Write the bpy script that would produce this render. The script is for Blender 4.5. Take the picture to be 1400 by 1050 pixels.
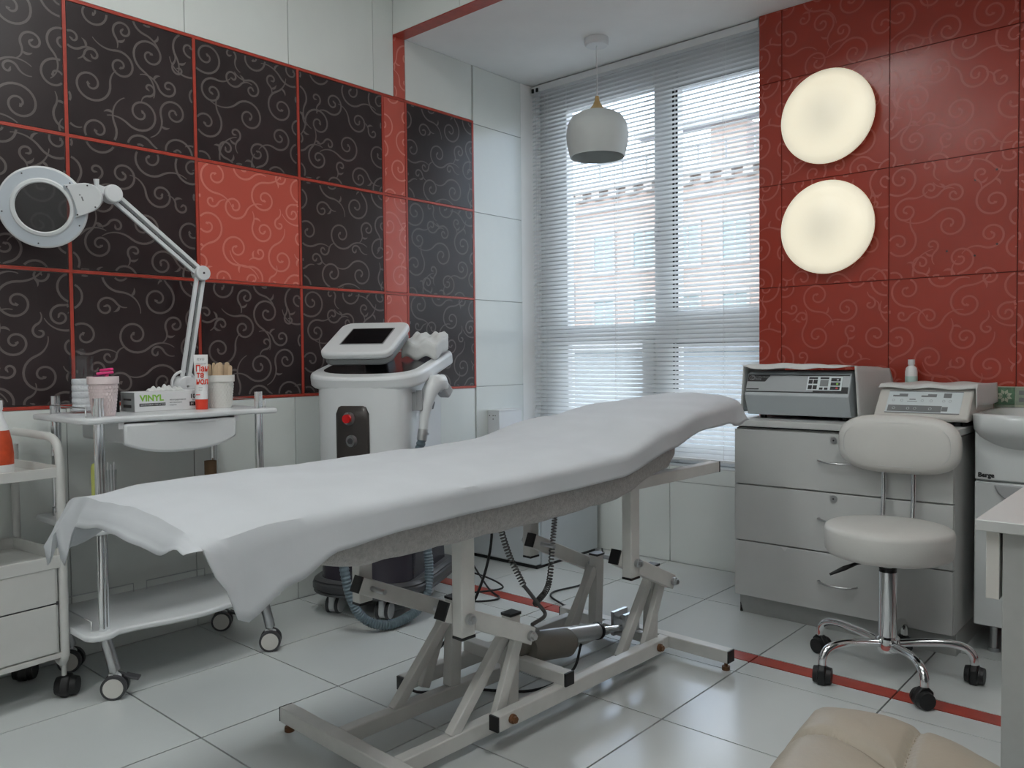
import bpy, math, random
from mathutils import Matrix, Vector, Euler
PI = math.pi
sc = bpy.context.scene
for o in list(bpy.data.objects): bpy.data.objects.remove(o)
COL = sc.collection

# ------------------------------------------------------------------ camera
cam_d = bpy.data.cameras.new('camera'); cam = bpy.data.objects.new('camera', cam_d); COL.objects.link(cam)
cam_d.sensor_fit = 'HORIZONTAL'; cam_d.sensor_width = 36.0
cam_d.lens = 36.0 * 1101.57 / 1400.0
cam_d.clip_start = 0.05; cam_d.clip_end = 300
YAW, PITCH, ROLL = -0.7242, -0.0327, -0.0101
F = Vector((math.sin(YAW) * math.cos(PITCH), math.cos(YAW) * math.cos(PITCH), math.sin(PITCH)))
R0 = F.cross(Vector((0, 0, 1))).normalized(); U0 = R0.cross(F)
Rv = R0 * math.cos(ROLL) + U0 * math.sin(ROLL); Uv = -R0 * math.sin(ROLL) + U0 * math.cos(ROLL)
m = Matrix((Rv, Uv, -F)).transposed().to_4x4(); m.translation = Vector((2.8984, -3.4357, 1.0018))
cam.matrix_world = m
sc.camera = cam

# ------------------------------------------------------------------ world, sun, exposure
sc.view_settings.view_transform = 'Standard'; sc.view_settings.look = 'None'
sc.view_settings.gamma = 1.0; sc.view_settings.use_curve_mapping = False
sc.view_settings.exposure = -0.08
world = bpy.data.worlds.new('sky'); sc.world = world; world.use_nodes = True
wn = world.node_tree; wn.nodes.clear()
w_out = wn.nodes.new('ShaderNodeOutputWorld'); w_bg = wn.nodes.new('ShaderNodeBackground')
w_sky = wn.nodes.new('ShaderNodeTexSky'); w_sky.sky_type = 'NISHITA'; w_sky.sun_disc = False
w_sky.sun_elevation = math.radians(38); w_sky.sun_rotation = math.radians(170)
w_sky.dust_density = 2.0; w_sky.ozone_density = 1.5
w_bg.inputs['Strength'].default_value = 1.2
w_cl = wn.nodes.new('ShaderNodeTexNoise'); w_cl.inputs['Scale'].default_value = 2.2; w_cl.inputs['Detail'].default_value = 6
w_rp = wn.nodes.new('ShaderNodeValToRGB'); w_rp.color_ramp.elements[0].position = .36; w_rp.color_ramp.elements[1].position = .58
w_mx = wn.nodes.new('ShaderNodeMixRGB'); w_mx.inputs[2].default_value = (4.2, 4.4, 4.6, 1)
w_tc = wn.nodes.new('ShaderNodeTexCoord')
wn.links.new(w_tc.outputs['Generated'], w_cl.inputs['Vector'])
wn.links.new(w_cl.outputs['Fac'], w_rp.inputs['Fac']); wn.links.new(w_rp.outputs['Color'], w_mx.inputs[0])
wn.links.new(w_sky.outputs['Color'], w_mx.inputs[1]); wn.links.new(w_mx.outputs['Color'], w_bg.inputs['Color'])
wn.links.new(w_bg.outputs['Background'], w_out.inputs['Surface'])
sun_d = bpy.data.lights.new('sun', 'SUN'); sun_d.energy = 2.2; sun_d.angle = .01; sun_d.color = (1, .95, .86)
sun = bpy.data.objects.new('sun', sun_d); COL.objects.link(sun)
sun.rotation_euler = Euler((math.radians(48), 0, math.radians(-22)))

# ------------------------------------------------------------------ materials
MATS = {}
def mat(name, col, rough=.5, metal=0., var=.04, vscale=6., bump=0., bscale=200., spec=.5, emit=None, estr=0., trans=0., coat=0., sheen=0., alpha=1., ior=None, translucent=0.):
    if name in MATS: return MATS[name]
    mt = bpy.data.materials.new(name); mt.use_nodes = True; nt = mt.node_tree; N = nt.nodes; L = nt.links
    b = N['Principled BSDF']
    b.inputs['Roughness'].default_value = rough; b.inputs['Metallic'].default_value = metal
    b.inputs['Specular IOR Level'].default_value = spec
    b.inputs['Base Color'].default_value = (*col, 1)
    tc = N.new('ShaderNodeTexCoord')
    if var > 0:
        nz = N.new('ShaderNodeTexNoise'); nz.inputs['Scale'].default_value = vscale; nz.inputs['Detail'].default_value = 4
        L.new(tc.outputs['Object'], nz.inputs['Vector'])
        rp = N.new('ShaderNodeValToRGB')
        rp.color_ramp.elements[0].position = .3; rp.color_ramp.elements[1].position = .7
        rp.color_ramp.elements[0].color = (*[c * (1 - var) for c in col], 1)
        rp.color_ramp.elements[1].color = (*[min(1, c * (1 + var)) for c in col], 1)
        L.new(nz.outputs['Fac'], rp.inputs['Fac']); L.new(rp.outputs['Color'], b.inputs['Base Color'])
    if bump > 0:
        n2 = N.new('ShaderNodeTexNoise'); n2.inputs['Scale'].default_value = bscale; n2.inputs['Detail'].default_value = 3
        L.new(tc.outputs['Object'], n2.inputs['Vector'])
        bp = N.new('ShaderNodeBump'); bp.inputs['Strength'].default_value = bump; bp.inputs['Distance'].default_value = .01
        L.new(n2.outputs['Fac'], bp.inputs['Height']); L.new(bp.outputs['Normal'], b.inputs['Normal'])
    if emit: b.inputs['Emission Color'].default_value = (*emit, 1); b.inputs['Emission Strength'].default_value = estr
    if trans: b.inputs['Transmission Weight'].default_value = trans
    if ior: b.inputs['IOR'].default_value = ior
    if coat: b.inputs['Coat Weight'].default_value = coat; b.inputs['Coat Roughness'].default_value = .08
    if sheen: b.inputs['Sheen Weight'].default_value = sheen
    if alpha < 1: b.inputs['Alpha'].default_value = alpha
    if translucent:
        tl = N.new('ShaderNodeBsdfTranslucent'); tl.inputs['Color'].default_value = (*col, 1)
        mx = N.new('ShaderNodeMixShader'); mx.inputs[0].default_value = translucent
        L.new(b.outputs[0], mx.inputs[1]); L.new(tl.outputs[0], mx.inputs[2]); L.new(mx.outputs[0], N['Material Output'].inputs['Surface'])
    MATS[name] = mt; return mt

def clear_mat(name, tint=(1, 1, 1), gloss=.08, rough=.0):
    """thin clear pane: transparent with a faint reflection that grows at grazing angles"""
    if name in MATS: return MATS[name]
    mt = bpy.data.materials.new(name); mt.use_nodes = True; nt = mt.node_tree; N = nt.nodes; L = nt.links; N.clear()
    o = N.new('ShaderNodeOutputMaterial'); t = N.new('ShaderNodeBsdfTransparent'); g = N.new('ShaderNodeBsdfGlossy')
    mx = N.new('ShaderNodeMixShader'); fr = N.new('ShaderNodeLayerWeight'); fr.inputs['Blend'].default_value = .5; pw = N.new('ShaderNodeMath'); pw.operation = 'POWER'; pw.inputs[1].default_value = 4.0; ma = N.new('ShaderNodeMath'); ma.operation = 'MULTIPLY_ADD'; ma.inputs[1].default_value = .6; ma.inputs[2].default_value = gloss * .3
    t.inputs['Color'].default_value = (*tint, 1); g.inputs['Roughness'].default_value = rough
    L.new(fr.outputs['Facing'], pw.inputs[0]); L.new(pw.outputs[0], ma.inputs[0]); L.new(ma.outputs[0], mx.inputs[0]); L.new(t.outputs[0], mx.inputs[1]); L.new(g.outputs[0], mx.inputs[2])
    L.new(mx.outputs[0], o.inputs['Surface']); MATS[name] = mt; return mt

M = dict(
    wtile=mat('white_glazed_tile', (.74, .77, .745), .16, var=.025, vscale=3, bump=.02, bscale=25),
    ftile=mat('pale_floor_tile', (.64, .67, .665), .2, var=.03, vscale=2.5, bump=.015, bscale=30),
    grout=mat('grey_grout', (.075, .075, .075), .9, var=.1),
    wgrout=mat('pale_grout', (.50, .51, .50), .9, var=.1),
    dtile=mat('dark_brown_glazed_tile', (.029, .020, .021), .28, var=.2, vscale=5, bump=.03, bscale=40, spec=.42),
    dprint=mat('dark_tile_scroll_print', (.135, .115, .110), .3, var=.1, spec=.38),
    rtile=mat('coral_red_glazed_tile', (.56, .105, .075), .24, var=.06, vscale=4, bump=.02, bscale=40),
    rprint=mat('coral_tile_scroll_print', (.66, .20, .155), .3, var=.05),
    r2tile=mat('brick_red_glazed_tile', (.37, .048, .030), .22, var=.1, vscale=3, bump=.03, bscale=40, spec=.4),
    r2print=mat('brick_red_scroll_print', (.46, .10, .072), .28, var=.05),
    rliner=mat('red_liner', (.42, .056, .036), .3, var=.12, vscale=30),
    ceil=mat('matte_white_ceiling', (.86, .86, .85), .75, var=.02),
    paint=mat('white_wall_paint', (.86, .86, .85), .7, var=.02, bump=.03),
    pvc=mat('white_pvc', (.74, .75, .76), .35, var=.02),
    gasket=mat('black_rubber', (.01, .01, .01), .6, var=.1),
    slat=mat('white_blind_slat', (.80, .82, .83), .4, var=.02, translucent=.42),
    cord=mat('white_cord', (.8, .8, .8), .7),
    steel=mat('white_enamelled_steel', (.62, .62, .60), .32, var=.03, vscale=12),
    cream=mat('cream_enamelled_steel', (.64, .635, .61), .35, var=.06, vscale=14),
    plast=mat('white_plastic', (.70, .72, .73), .3, var=.02),
    lamin=mat('white_laminate', (.56, .57, .56), .38, var=.02, vscale=10),
    lamin2=mat('grey_white_laminate', (.42, .43, .42), .5, var=.03, vscale=40, bump=.02, bscale=300),
    chrome=mat('chrome', (.78, .79, .80), .07, metal=1, var=.0),
    satin=mat('satin_steel', (.55, .56, .57), .28, metal=1, var=.03),
    black=mat('black_plastic', (.006, .006, .007), .45, var=.1),
    blackg=mat('black_gloss', (.004, .004, .005), .22, var=.0),
    dgrey=mat('dark_grey_plastic', (.05, .05, .055), .4, var=.05),
    mgrey=mat('mid_grey_plastic', (.20, .21, .215), .4, var=.05),
    lgrey=mat('light_grey_plastic', (.40, .41, .42), .4, var=.04),
    purple=mat('dark_aubergine_lacquer', (.035, .03, .042), .25, var=.1),
    plate=mat('bronze_brown_plate', (.055, .048, .045), .35, metal=.4, var=.1),
    redbtn=mat('red_plastic', (.6, .01, .012), .25),
    leather=mat('white_leatherette', (.66, .65, .62), .42, var=.03, bump=.05, bscale=160),
    beige=mat('beige_leatherette', (.34, .295, .235), .45, var=.06, vscale=5, bump=.06, bscale=140),
    beiged=mat('beige_stitching', (.25, .205, .16), .7, var=.1),
    paper=mat('white_nonwoven_sheet', (.69, .715, .745), .8, var=.03, vscale=9, bump=.10, bscale=14, translucent=.2),
    terry=mat('grey_terry_cloth', (.43, .42, .41), .95, var=.15, vscale=120, bump=.5, bscale=420, sheen=.3),
    cloth=mat('white_cotton_cloth', (.66, .67, .66), .9, var=.03, bump=.1, bscale=60),
    motor=mat('khaki_grey_plastic', (.16, .15, .13), .5, var=.06),
    alu=mat('brushed_aluminium', (.58, .59, .60), .3, metal=1, var=.02),
    cable=mat('black_cable', (.008, .008, .009), .5),
    cablegrey=mat('grey_cable', (.15, .15, .145), .55),
    hose=mat('blue_grey_corrugated_hose', (.13, .175, .205), .4, var=.05),
    brass=mat('rusty_brass', (.20, .095, .045), .5, metal=.5, var=.3, vscale=60),
    wood=mat('pale_birch_wood', (.66, .49, .32), .6, var=.12, vscale=18),
    gold=mat('light_oak_cone', (.50, .34, .14), .5, var=.1, vscale=20),
    shade=mat('matte_pale_grey_shade', (.60, .63, .62), .5, var=.02),
    pink=mat('hot_pink_plastic', (.85, .06, .26), .35), plum=mat('plum_plastic', (.16, .02, .09), .4),
    cup=mat('white_woven_cup', (.78, .77, .73), .5, var=.02), cupp=mat('pinkish_white_woven_cup', (.80, .68, .68), .5, var=.02),
    cotton=mat('cotton_wool', (.84, .84, .84), .95, var=.02, bump=.3, bscale=120),
    box=mat('glove_box_card', (.72, .73, .74), .5, var=.02), boxs=mat('glove_box_end', (.24, .25, .25), .5),
    green=mat('lime_green_print', (.24, .52, .06), .5), ink=mat('black_print', (.015, .015, .017), .5), greyink=mat('grey_print', (.22, .23, .24), .5),
    redink=mat('red_print', (.72, .05, .02), .45), orange=mat('orange_red_label', (.58, .07, .02), .45, var=.15, vscale=40),
    tubew=mat('white_tube', (.80, .81, .81), .35), teal=mat('pale_teal_print', (.50, .66, .62), .5),
    cardb=mat('brown_cardboard', (.20, .125, .07), .85, var=.08), yell=mat('yellow_green_plastic', (.55, .58, .16), .4),
    ceram=mat('white_ceramic', (.68, .71, .71), .1, var=.01, coat=.3),
    fridge=mat('fridge_white', (.52, .56, .58), .3, var=.02),
    panel=mat('brushed_grey_panel', (.34, .36, .37), .4, metal=.2, var=.03), panel2=mat('pale_grey_panel', (.46, .50, .52), .4, var=.03),
    overlay=mat('pale_blue_overlay', (.66, .72, .74), .35), devw=mat('ivory_casing', (.64, .625, .59), .4, var=.02),
    plaster=mat('pink_facade_plaster', (.30, .24, .22), .85, var=.06, vscale=.4), stone=mat('pale_facade_trim', (.36, .335, .325), .8, var=.05, vscale=1),
    fglass=mat('blue_window_pane', (.19, .29, .34), .1, var=.1, vscale=.5), slate=mat('slate_roof', (.22, .24, .27), .7, var=.1, vscale=1),
    asphalt=mat('street_asphalt', (.20, .20, .20), .9, var=.1, vscale=.6), annex=mat('blue_grey_added_annex', (.22, .27, .31), .8, var=.08, vscale=.7),
    dgreen=mat('decor_tile_green', (.10, .20, .12), .3, var=.3, vscale=60), dcream=mat('decor_tile_cream', (.50, .53, .42), .3, var=.1, vscale=60),
    dgr2=mat('decor_tile_sage', (.30, .36, .28), .3, var=.1, vscale=60),
    led=mat('led_panel', (.9, .9, .9), .5, emit=(.97, 1, .985), estr=13.0, var=0),
    acryl=clear_mat('clear_acrylic', (.95, .96, .97), .12, .05), glass=clear_mat('window_glass', (.97, .98, .98), .12), lens=clear_mat('magnifier_glass', (.62, .64, .66), .3),
    bag=clear_mat('clear_film', (.85, .86, .87), .3, .15),
)

# ------------------------------------------------------------------ mesh helpers
class MB:
    def __init__(s): s.v = []; s.f = []
    def add(s, v, f):
        n = len(s.v); s.v += [tuple(p) for p in v]; s.f += [tuple(i + n for i in q) for q in f]; return s
    def bx(s, x0, x1, y0, y1, z0, z1):
        v = [(x, y, z) for z in (z0, z1) for y in (y0, y1) for x in (x0, x1)]
        return s.add(v, [(0, 2, 3, 1), (4, 5, 7, 6), (0, 1, 5, 4), (2, 6, 7, 3), (0, 4, 6, 2), (1, 3, 7, 5)])
    def beam(s, p0, p1, w, h, up=(0, 0, 1)):
        p0, p1 = Vector(p0), Vector(p1); d = (p1 - p0).normalized(); u = Vector(up)
        a = d.cross(u)
        if a.length < 1e-4: a = d.cross(Vector((1, 0, 0)))
        a.normalize(); b = a.cross(d)
        v = [p + a * (sx * w / 2) + b * (sy * h / 2) for p in (p0, p1) for sy in (-1, 1) for sx in (-1, 1)]
        return s.add(v, [(0, 2, 3, 1), (4, 5, 7, 6), (0, 1, 5, 4), (2, 6, 7, 3), (0, 4, 6, 2), (1, 3, 7, 5)])
    def tube(s, pts, r, n=8, closed=False, cap=True):
        P = [Vector(p) for p in pts]; k = len(P); rs = r if isinstance(r, (list, tuple)) else [r] * k
        T = []
        for i in range(k):
            if closed: t = P[(i + 1) % k] - P[i - 1]
            else: t = P[min(i + 1, k - 1)] - P[max(i - 1, 0)]
            T.append(t.normalized())
        a = T[0].cross(Vector((0, 0, 1)))
        if a.length < 1e-3: a = T[0].cross(Vector((1, 0, 0)))
        a.normalize(); v = []
        for i in range(k):
            a = (a - T[i] * a.dot(T[i]));  a.normalize(); b = T[i].cross(a)
            v += [P[i] + (a * math.cos(2 * PI * j / n) + b * math.sin(2 * PI * j / n)) * rs[i] for j in range(n)]
        f = []
        for i in range(k if closed else k - 1):
            for j in range(n):
                i2 = (i + 1) % k; j2 = (j + 1) % n
                f.append((i * n + j, i * n + j2, i2 * n + j2, i2 * n + j))
        if cap and not closed: f += [tuple(range(n - 1, -1, -1)), tuple((k - 1) * n + j for j in range(n))]
        return s.add(v, f)
    def cyl(s, p0, p1, r0, r1=None, n=20): return s.tube([p0, p1], [r0, r0 if r1 is None else r1], n)
    def lathe(s, prof, n=32, o=(0, 0, 0), fr=None, cap=True):
        """profile of (r,z) turned about local z; fr = Matrix placing it"""
        v = []; f = []; k = len(prof)
        for r, z in prof:
            for j in range(n):
                a = 2 * PI * j / n; p = Vector((r * math.cos(a), r * math.sin(a), z))
                if fr is not None: p = fr @ p
                v.append(p + Vector(o))
        for i in range(k - 1):
            for j in range(n):
                j2 = (j + 1) % n; f.append((i * n + j, i * n + j2, (i + 1) * n + j2, (i + 1) * n + j))
        if prof[0] == prof[-1]: cap = False
        if cap and prof[0][0] > 1e-6: f.append(tuple(range(n - 1, -1, -1)))
        if cap and prof[-1][0] > 1e-6: f.append(tuple((k - 1) * n + j for j in range(n)))
        return s.add(v, f)
    def prism(s, poly, h0, h1, fn=None, scale1=1.0):
        """polygon extruded h0..h1; fn maps (a,b,h)->xyz"""
        fn = fn or (lambda a, b, h: (a, b, h)); n = len(poly)
        v = [fn(a, b, h0) for a, b in poly] + [fn(a * scale1, b * scale1, h1) for a, b in poly]
        f = [tuple(range(n - 1, -1, -1)), tuple(range(n, 2 * n))] + [(i, (i + 1) % n, n + (i + 1) % n, n + i) for i in range(n)]
        return s.add(v, f)
    def grid(s, fn, nu, nv):
        v = [fn(i / nu, j / nv) for j in range(nv + 1) for i in range(nu + 1)]
        return s.add(v, [(j * (nu + 1) + i, j * (nu + 1) + i + 1, (j + 1) * (nu + 1) + i + 1, (j + 1) * (nu + 1) + i) for j in range(nv) for i in range(nu)])
    def mesh(s, name, inv=None):
        me = bpy.data.meshes.new(name)
        v = [tuple(inv @ Vector(p)) for p in s.v] if inv is not None else s.v
        me.from_pydata(v, [], s.f); me.update(); return me
    def build(s, name, material, parent=None, smooth=0, bevel=0, world=False, origin=None, solid=0, sub=0, seg=2):
        inv = None
        if origin is not None: inv = Matrix.Translation(-Vector(origin))
        elif world and parent is not None: inv = parent['_m'].inverted() if False else WM[parent.name].inverted()
        me = s.mesh(name, inv); o = bpy.data.objects.new(name, me); COL.objects.link(o)
        me.materials.append(M[material] if isinstance(material, str) else material)
        import bmesh
        bm = bmesh.new(); bm.from_mesh(me); bmesh.ops.recalc_face_normals(bm, faces=bm.faces); bm.to_mesh(me); bm.free()
        if smooth or bevel:
            for p in me.polygons: p.use_smooth = True
            me.set_sharp_from_angle(angle=math.radians(smooth or 40))
        if origin is not None: o.location = origin
        if parent is not None: o.parent = parent
        WM[o.name] = (WM.get(parent.name, Matrix()) if parent is not None else Matrix()) @ Matrix.Translation(o.location)
        if solid: md = o.modifiers.new('thickness', 'SOLIDIFY'); md.thickness = solid; md.offset = 0
        if bevel: md = o.modifiers.new('bevel', 'BEVEL'); md.width = bevel; md.segments = seg; md.limit_method = 'ANGLE'; md.angle_limit = math.radians(40)
        if sub: md = o.modifiers.new('subdiv', 'SUBSURF'); md.levels = sub; md.render_levels = sub
        return o
WM = {}
def thing(name, label, cat, loc=(0, 0, 0), rotz=0., group=None):
    o = bpy.data.objects.new(name, None); COL.objects.link(o); o.empty_display_size = .05
    o.location = loc; o.rotation_euler = (0, 0, rotz); tag(o, label, cat, group)
    WM[o.name] = Matrix.Translation(Vector(loc)) @ Matrix.Rotation(rotz, 4, 'Z'); return o
def tag(o, label=None, cat=None, group=None, kind=None):
    if label: o['label'] = label
    if cat: o['category'] = cat
    if group: o['group'] = group
    if kind: o['kind'] = kind
    return o
def struct(o): o['kind'] = 'structure'; return o
def dup(o, parent=None, loc=None):
    c = o.copy(); COL.objects.link(c); c.parent = parent if parent else o.parent
    if loc is not None: c.location = loc
    WM[c.name] = WM.get(c.parent.name, Matrix()) @ Matrix.Translation(c.location) if c.parent else Matrix.Translation(c.location)
    for ch in list(o.children): 
        if ch is not c: dup(ch, c, ch.location)
    return c
def part(name, material, parent, fn, **kw):
    mb = MB(); fn(mb); return mb.build(name, material, parent, **kw)
def text(s, size, material, parent, mtx, name='lettering', squeeze=1.0, align='LEFT', bold=0.):
    """flat lettering: local x = reading direction, local z = out of the page (mtx 4x4 in parent's space)"""
    cu = bpy.data.curves.new(name, 'FONT'); cu.body = s; cu.size = size; cu.extrude = .0002; cu.align_x = align; cu.resolution_u = 3; cu.offset = bold
    t = bpy.data.objects.new('tmp_text', cu); COL.objects.link(t)
    dg = bpy.context.evaluated_depsgraph_get(); me = bpy.data.meshes.new_from_object(t.evaluated_get(dg)); me.name = name
    bpy.data.objects.remove(t); bpy.data.curves.remove(cu)
    me.transform(mtx @ Matrix.Scale(squeeze, 4, (1, 0, 0)))
    me.materials.clear(); me.materials.append(M[material])
    o = bpy.data.objects.new(name, me); COL.objects.link(o); o.parent = parent; return o
def page(o, xd, yd):
    xd = Vector(xd).normalized(); yd = Vector(yd).normalized(); z = xd.cross(yd)
    m = Matrix((xd, yd, z)).transposed().to_4x4(); m.translation = Vector(o); return m
def rrect(w, h, r, n=5, cx=0, cy=0):
    p = []
    for sx, sy, a0 in ((1, 1, 0), (-1, 1, 90), (-1, -1, 180), (1, -1, 270)):
        for k in range(n + 1):
            a = math.radians(a0 + 90 * k / n)
            p.append((cx + sx * (w / 2 - r) + r * math.cos(a), cy + sy * (h / 2 - r) + r * math.sin(a)))
    return p
def spline(P, n=8):
    """Catmull-Rom through points"""
    P = [Vector(p) for p in P]; Q = [P[0] * 2 - P[1]] + P + [P[-1] * 2 - P[-2]]; out = []
    for i in range(1, len(Q) - 2):
        a, b, c, d = Q[i - 1:i + 3]
        for k in range(n):
            t = k / n
            out.append(.5 * ((2 * b) + (c - a) * t + (2 * a - 5 * b + 4 * c - d) * t * t + (3 * b - a - 3 * c + d) * t ** 3))
    out.append(P[-1]); return out
def lerp(tab, x):
    if x <= tab[0][0]: return tab[0][1]
    for (a, va), (b, vb) in zip(tab, tab[1:]):
        if x <= b:
            t = (x - a) / (b - a); t = t * t * (3 - 2 * t); return va + (vb - va) * t
    return tab[-1][1]

# ================================================================== THE ROOM
RX, RY, RZ = 4.2, -5.2, 2.95         # right wall x, back wall y, main ceiling
SOF = 2.497                           # low ceiling by the window
T = .006                              # tile thickness
struct(MB().bx(-.3, RX, RY, .05, -.25, -T).build('floor', 'grout'))
floor = bpy.data.objects['floor']
wl = struct(MB().bx(-.3, -T, RY, .2, -.25, 3.2).build('wall_left', 'wgrout'))
struct(MB().bx(RX, RX + .2, RY, .2, -.25, 3.2).build('wall_right', 'paint'))
struct(MB().bx(-.3, RX + .2, RY - .2, RY, -.25, 3.2).build('wall_back', 'paint'))
ce = struct(MB().bx(-.3, RX + .2, RY, -.96, RZ, RZ + .25).bx(-.3, RX + .2, -.96, .3, SOF, RZ + .25).build('ceiling', 'ceil'))
ww = MB()
ww.bx(0, 1.337, T, .25, -.25, .47)                      # below the window
ww.bx(1.337, RX, T, .25, -.25, 3.2)                     # solid part carrying the red tiles
wwin = struct(ww.build('wall_window', 'wgrout'))

# --- floor tiles
XS = [.437 * k for k in range(0, 10)]
YS = [-3.735, -3.293, -2.851, -2.409, -1.967, -1.525, -1.0835, -.977, -.905, -.4542, 0]
_cache = {}
def tile_mesh(key, a, b, material, plane):
    if key in _cache: return _cache[key]
    mb = MB(); g = .0025 if plane == 'z' else .0016
    if plane == 'z': mb.bx(g, a - g, g, b - g, -T, 0)
    elif plane == 'x': mb.bx(-T, 0, g, a - g, g, b - g)
    else: mb.bx(g, a - g, 0, T, g, b - g)
    me = mb.mesh('tile'); me.materials.append(M[material]); _cache[key] = me; return me
def put_tile(parent, loc, a, b, material, plane, name='tile'):
    key = (round(a, 3), round(b, 3), material, plane)
    o = bpy.data.objects.new(name, tile_mesh(key, a, b, material, plane)); COL.objects.link(o); o.location = loc; o.parent = parent; return o
for i in range(len(XS) - 1):
    for j in range(len(YS) - 1):
        red = abs(YS[j] + .977) < .002
        put_tile(floor, (XS[i], YS[j], 0), XS[i + 1] - XS[i], YS[j + 1] - YS[j], 'rliner' if red else 'ftile', 'z')

# --- scroll print for decor tiles: spirals joined by tendrils, laid on the glaze as thin ribbons
def scroll_mesh(seed, w, h, material, plane, lift=.0004):
    key = ('scroll', seed, round(w, 3), round(h, 3), material, plane)
    if key in _cache: return _cache[key]
    rnd = random.Random(seed); C = []
    for r, tries in ((.066, 40), (.052, 150), (.038, 300), (.027, 400)):
        for _ in range(tries):
            c = (rnd.uniform(-.02, w + .02), rnd.uniform(-.02, h + .02))
            if all(math.dist(c, d[:2]) > .99 * (r + d[2]) + .004 for d in C): C.append((*c, r, rnd.choice((-1, 1)), rnd.uniform(0, 6.28)))
    mb = MB()
    lv = [lift]      # crossing ribbons lie on slightly different levels
    fn = (lambda a, b: (lv[0], a, b)) if plane == 'x' else ((lambda a, b: (a, -lv[0], b)) if plane == 'y' else (lambda a, b: (a, b, lv[0])))
    def ribbon(P, W):
        n = len(P)
        for i in range(n - 1):
            (x0, y0), (x1, y1) = P[i], P[i + 1]
            mx, my = (x0 + x1) / 2, (y0 + y1) / 2
            if not (.004 < mx < w - .004 and .004 < my < h - .004): continue
            def off(k):
                a = P[max(k - 1, 0)]; b = P[min(k + 1, n - 1)]; dx, dy = b[0] - a[0], b[1] - a[1]; l = math.hypot(dx, dy) or 1
                return -dy / l * W[k] / 2, dx / l * W[k] / 2
            o0, o1 = off(i), off(i + 1)
            q = [(x0 + o0[0], y0 + o0[1]), (x1 + o1[0], y1 + o1[1]), (x1 - o1[0], y1 - o1[1]), (x0 - o0[0], y0 - o0[1])]
            mb.add([fn(*p) for p in q], [(0, 1, 2, 3)])
    for i, (cx, cy, r, s, a0) in enumerate(C):
        lv[0] = lift + (i % 24) * 2.5e-5
        turns = 1.6 if r > .045 else (1.35 if r > .03 else 1.0); n = 46; P = []; W = []
        for k in range(n + 1):
            t = k / n; rr = r * (.08 + .92 * t ** 1.15); a = a0 + s * t * turns * 2 * PI
            P.append((cx + rr * math.cos(a), cy + rr * math.sin(a))); W.append(.0125 if t < .07 else .0066 + .0012 * t)
        a = a0 + s * turns * 2 * PI; e = P[-1]; tg = (-math.sin(a) * s, math.cos(a) * s)
        # tendril: runs on outside the spiral and swings the other way
        m_ = 18; Rt = r * rnd.uniform(1.0, 1.5); sweep = rnd.uniform(.9, 1.7); cc_ = (e[0] + Rt * math.cos(a), e[1] + Rt * math.sin(a))
        for k in range(1, m_ + 1):
            t = k / m_; an = a + PI - s * sweep * t
            P.append((cc_[0] + Rt * math.cos(an) * (1 - .12 * t), cc_[1] + Rt * math.sin(an) * (1 - .12 * t))); W.append(.0076 * (1 - .6 * t))
        ribbon(P, W)
        if i % 2 == 0:      # little leaf flick
            lv[0] += 1.2e-5
            b_ = P[-13]; c_ = P[-14]; an = math.atan2(b_[1] - c_[1], b_[0] - c_[0]) + s * .9
            Q = []; V = []
            for k in range(7):
                t = k / 6; Q.append((b_[0] + .03 * t * math.cos(an + s * .8 * t), b_[1] + .03 * t * math.sin(an + s * .8 * t))); V.append(.001 + .008 * math.sin(PI * (.15 + .85 * t)))
            ribbon(Q, V)
    me = mb.mesh('scroll_print'); me.materials.append(M[material]); _cache[key] = me; return me
def put_scroll(tile, seed, w, h, material, plane):
    o = bpy.data.objects.new('scroll_print', scroll_mesh(seed, w, h, material, plane)); COL.objects.link(o); o.parent = tile

# --- left wall: white field, dark scroll panel with red liners, red strip
Z0, HH = .854, .4518
ZT = Z0 + 3 * HH
VY = [-3.733, -3.283, -2.833, -2.383, -1.933, -1.483, -1.033, -.894, -.4444]
def white_field(y_edges, z_edges):
    for a, b in zip(y_edges, y_edges[1:]):
        for c, d in zip(z_edges, z_edges[1:]): put_tile(wl, (0, a, c), b - a, d - c, 'wtile', 'x')
WY = [-3.735, -3.293, -2.851, -2.409, -1.967, -1.525, -1.0835, -.965]
white_field(WY, [ZT + .006, 2.654, RZ]); white_field([-.894, -.449], [ZT + .006, SOF])
white_field([-3.735, -3.293, -2.851, -2.409, -1.967, -1.525, -1.0835, -.965, -.894, -.449], [0, .407, Z0 - .006])
white_field([-.438, -.065], [0, .407, .854, 1.303, 1.752, 2.201, SOF])
MB().bx(-T, -.001, -.065, .2, 0, SOF).build('reveal_strip', 'paint', wl)
for z in (ZT + .006,):
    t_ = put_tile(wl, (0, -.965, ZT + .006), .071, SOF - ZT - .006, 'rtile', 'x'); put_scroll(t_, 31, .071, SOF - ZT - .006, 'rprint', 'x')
sd = 0
for r in range(3):
    for k in range(len(VY) - 1):
        a, b = VY[k], VY[k + 1]; w_ = b - a; red = abs(a + 1.033) < .01 or (r == 1 and abs(a + 1.933) < .01)
        ins = .006
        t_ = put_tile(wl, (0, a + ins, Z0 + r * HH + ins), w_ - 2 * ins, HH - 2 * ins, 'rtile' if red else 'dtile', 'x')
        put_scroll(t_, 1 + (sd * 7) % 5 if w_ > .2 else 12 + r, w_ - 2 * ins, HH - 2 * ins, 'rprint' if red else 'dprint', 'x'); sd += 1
lw = .0055
for r in range(4):
    z = Z0 + r * HH
    for a, b in zip(VY, VY[1:]): MB().bx(-T, .0012, a + lw, b - lw, z - lw, z + lw).build('liner', 'rliner', wl)
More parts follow.
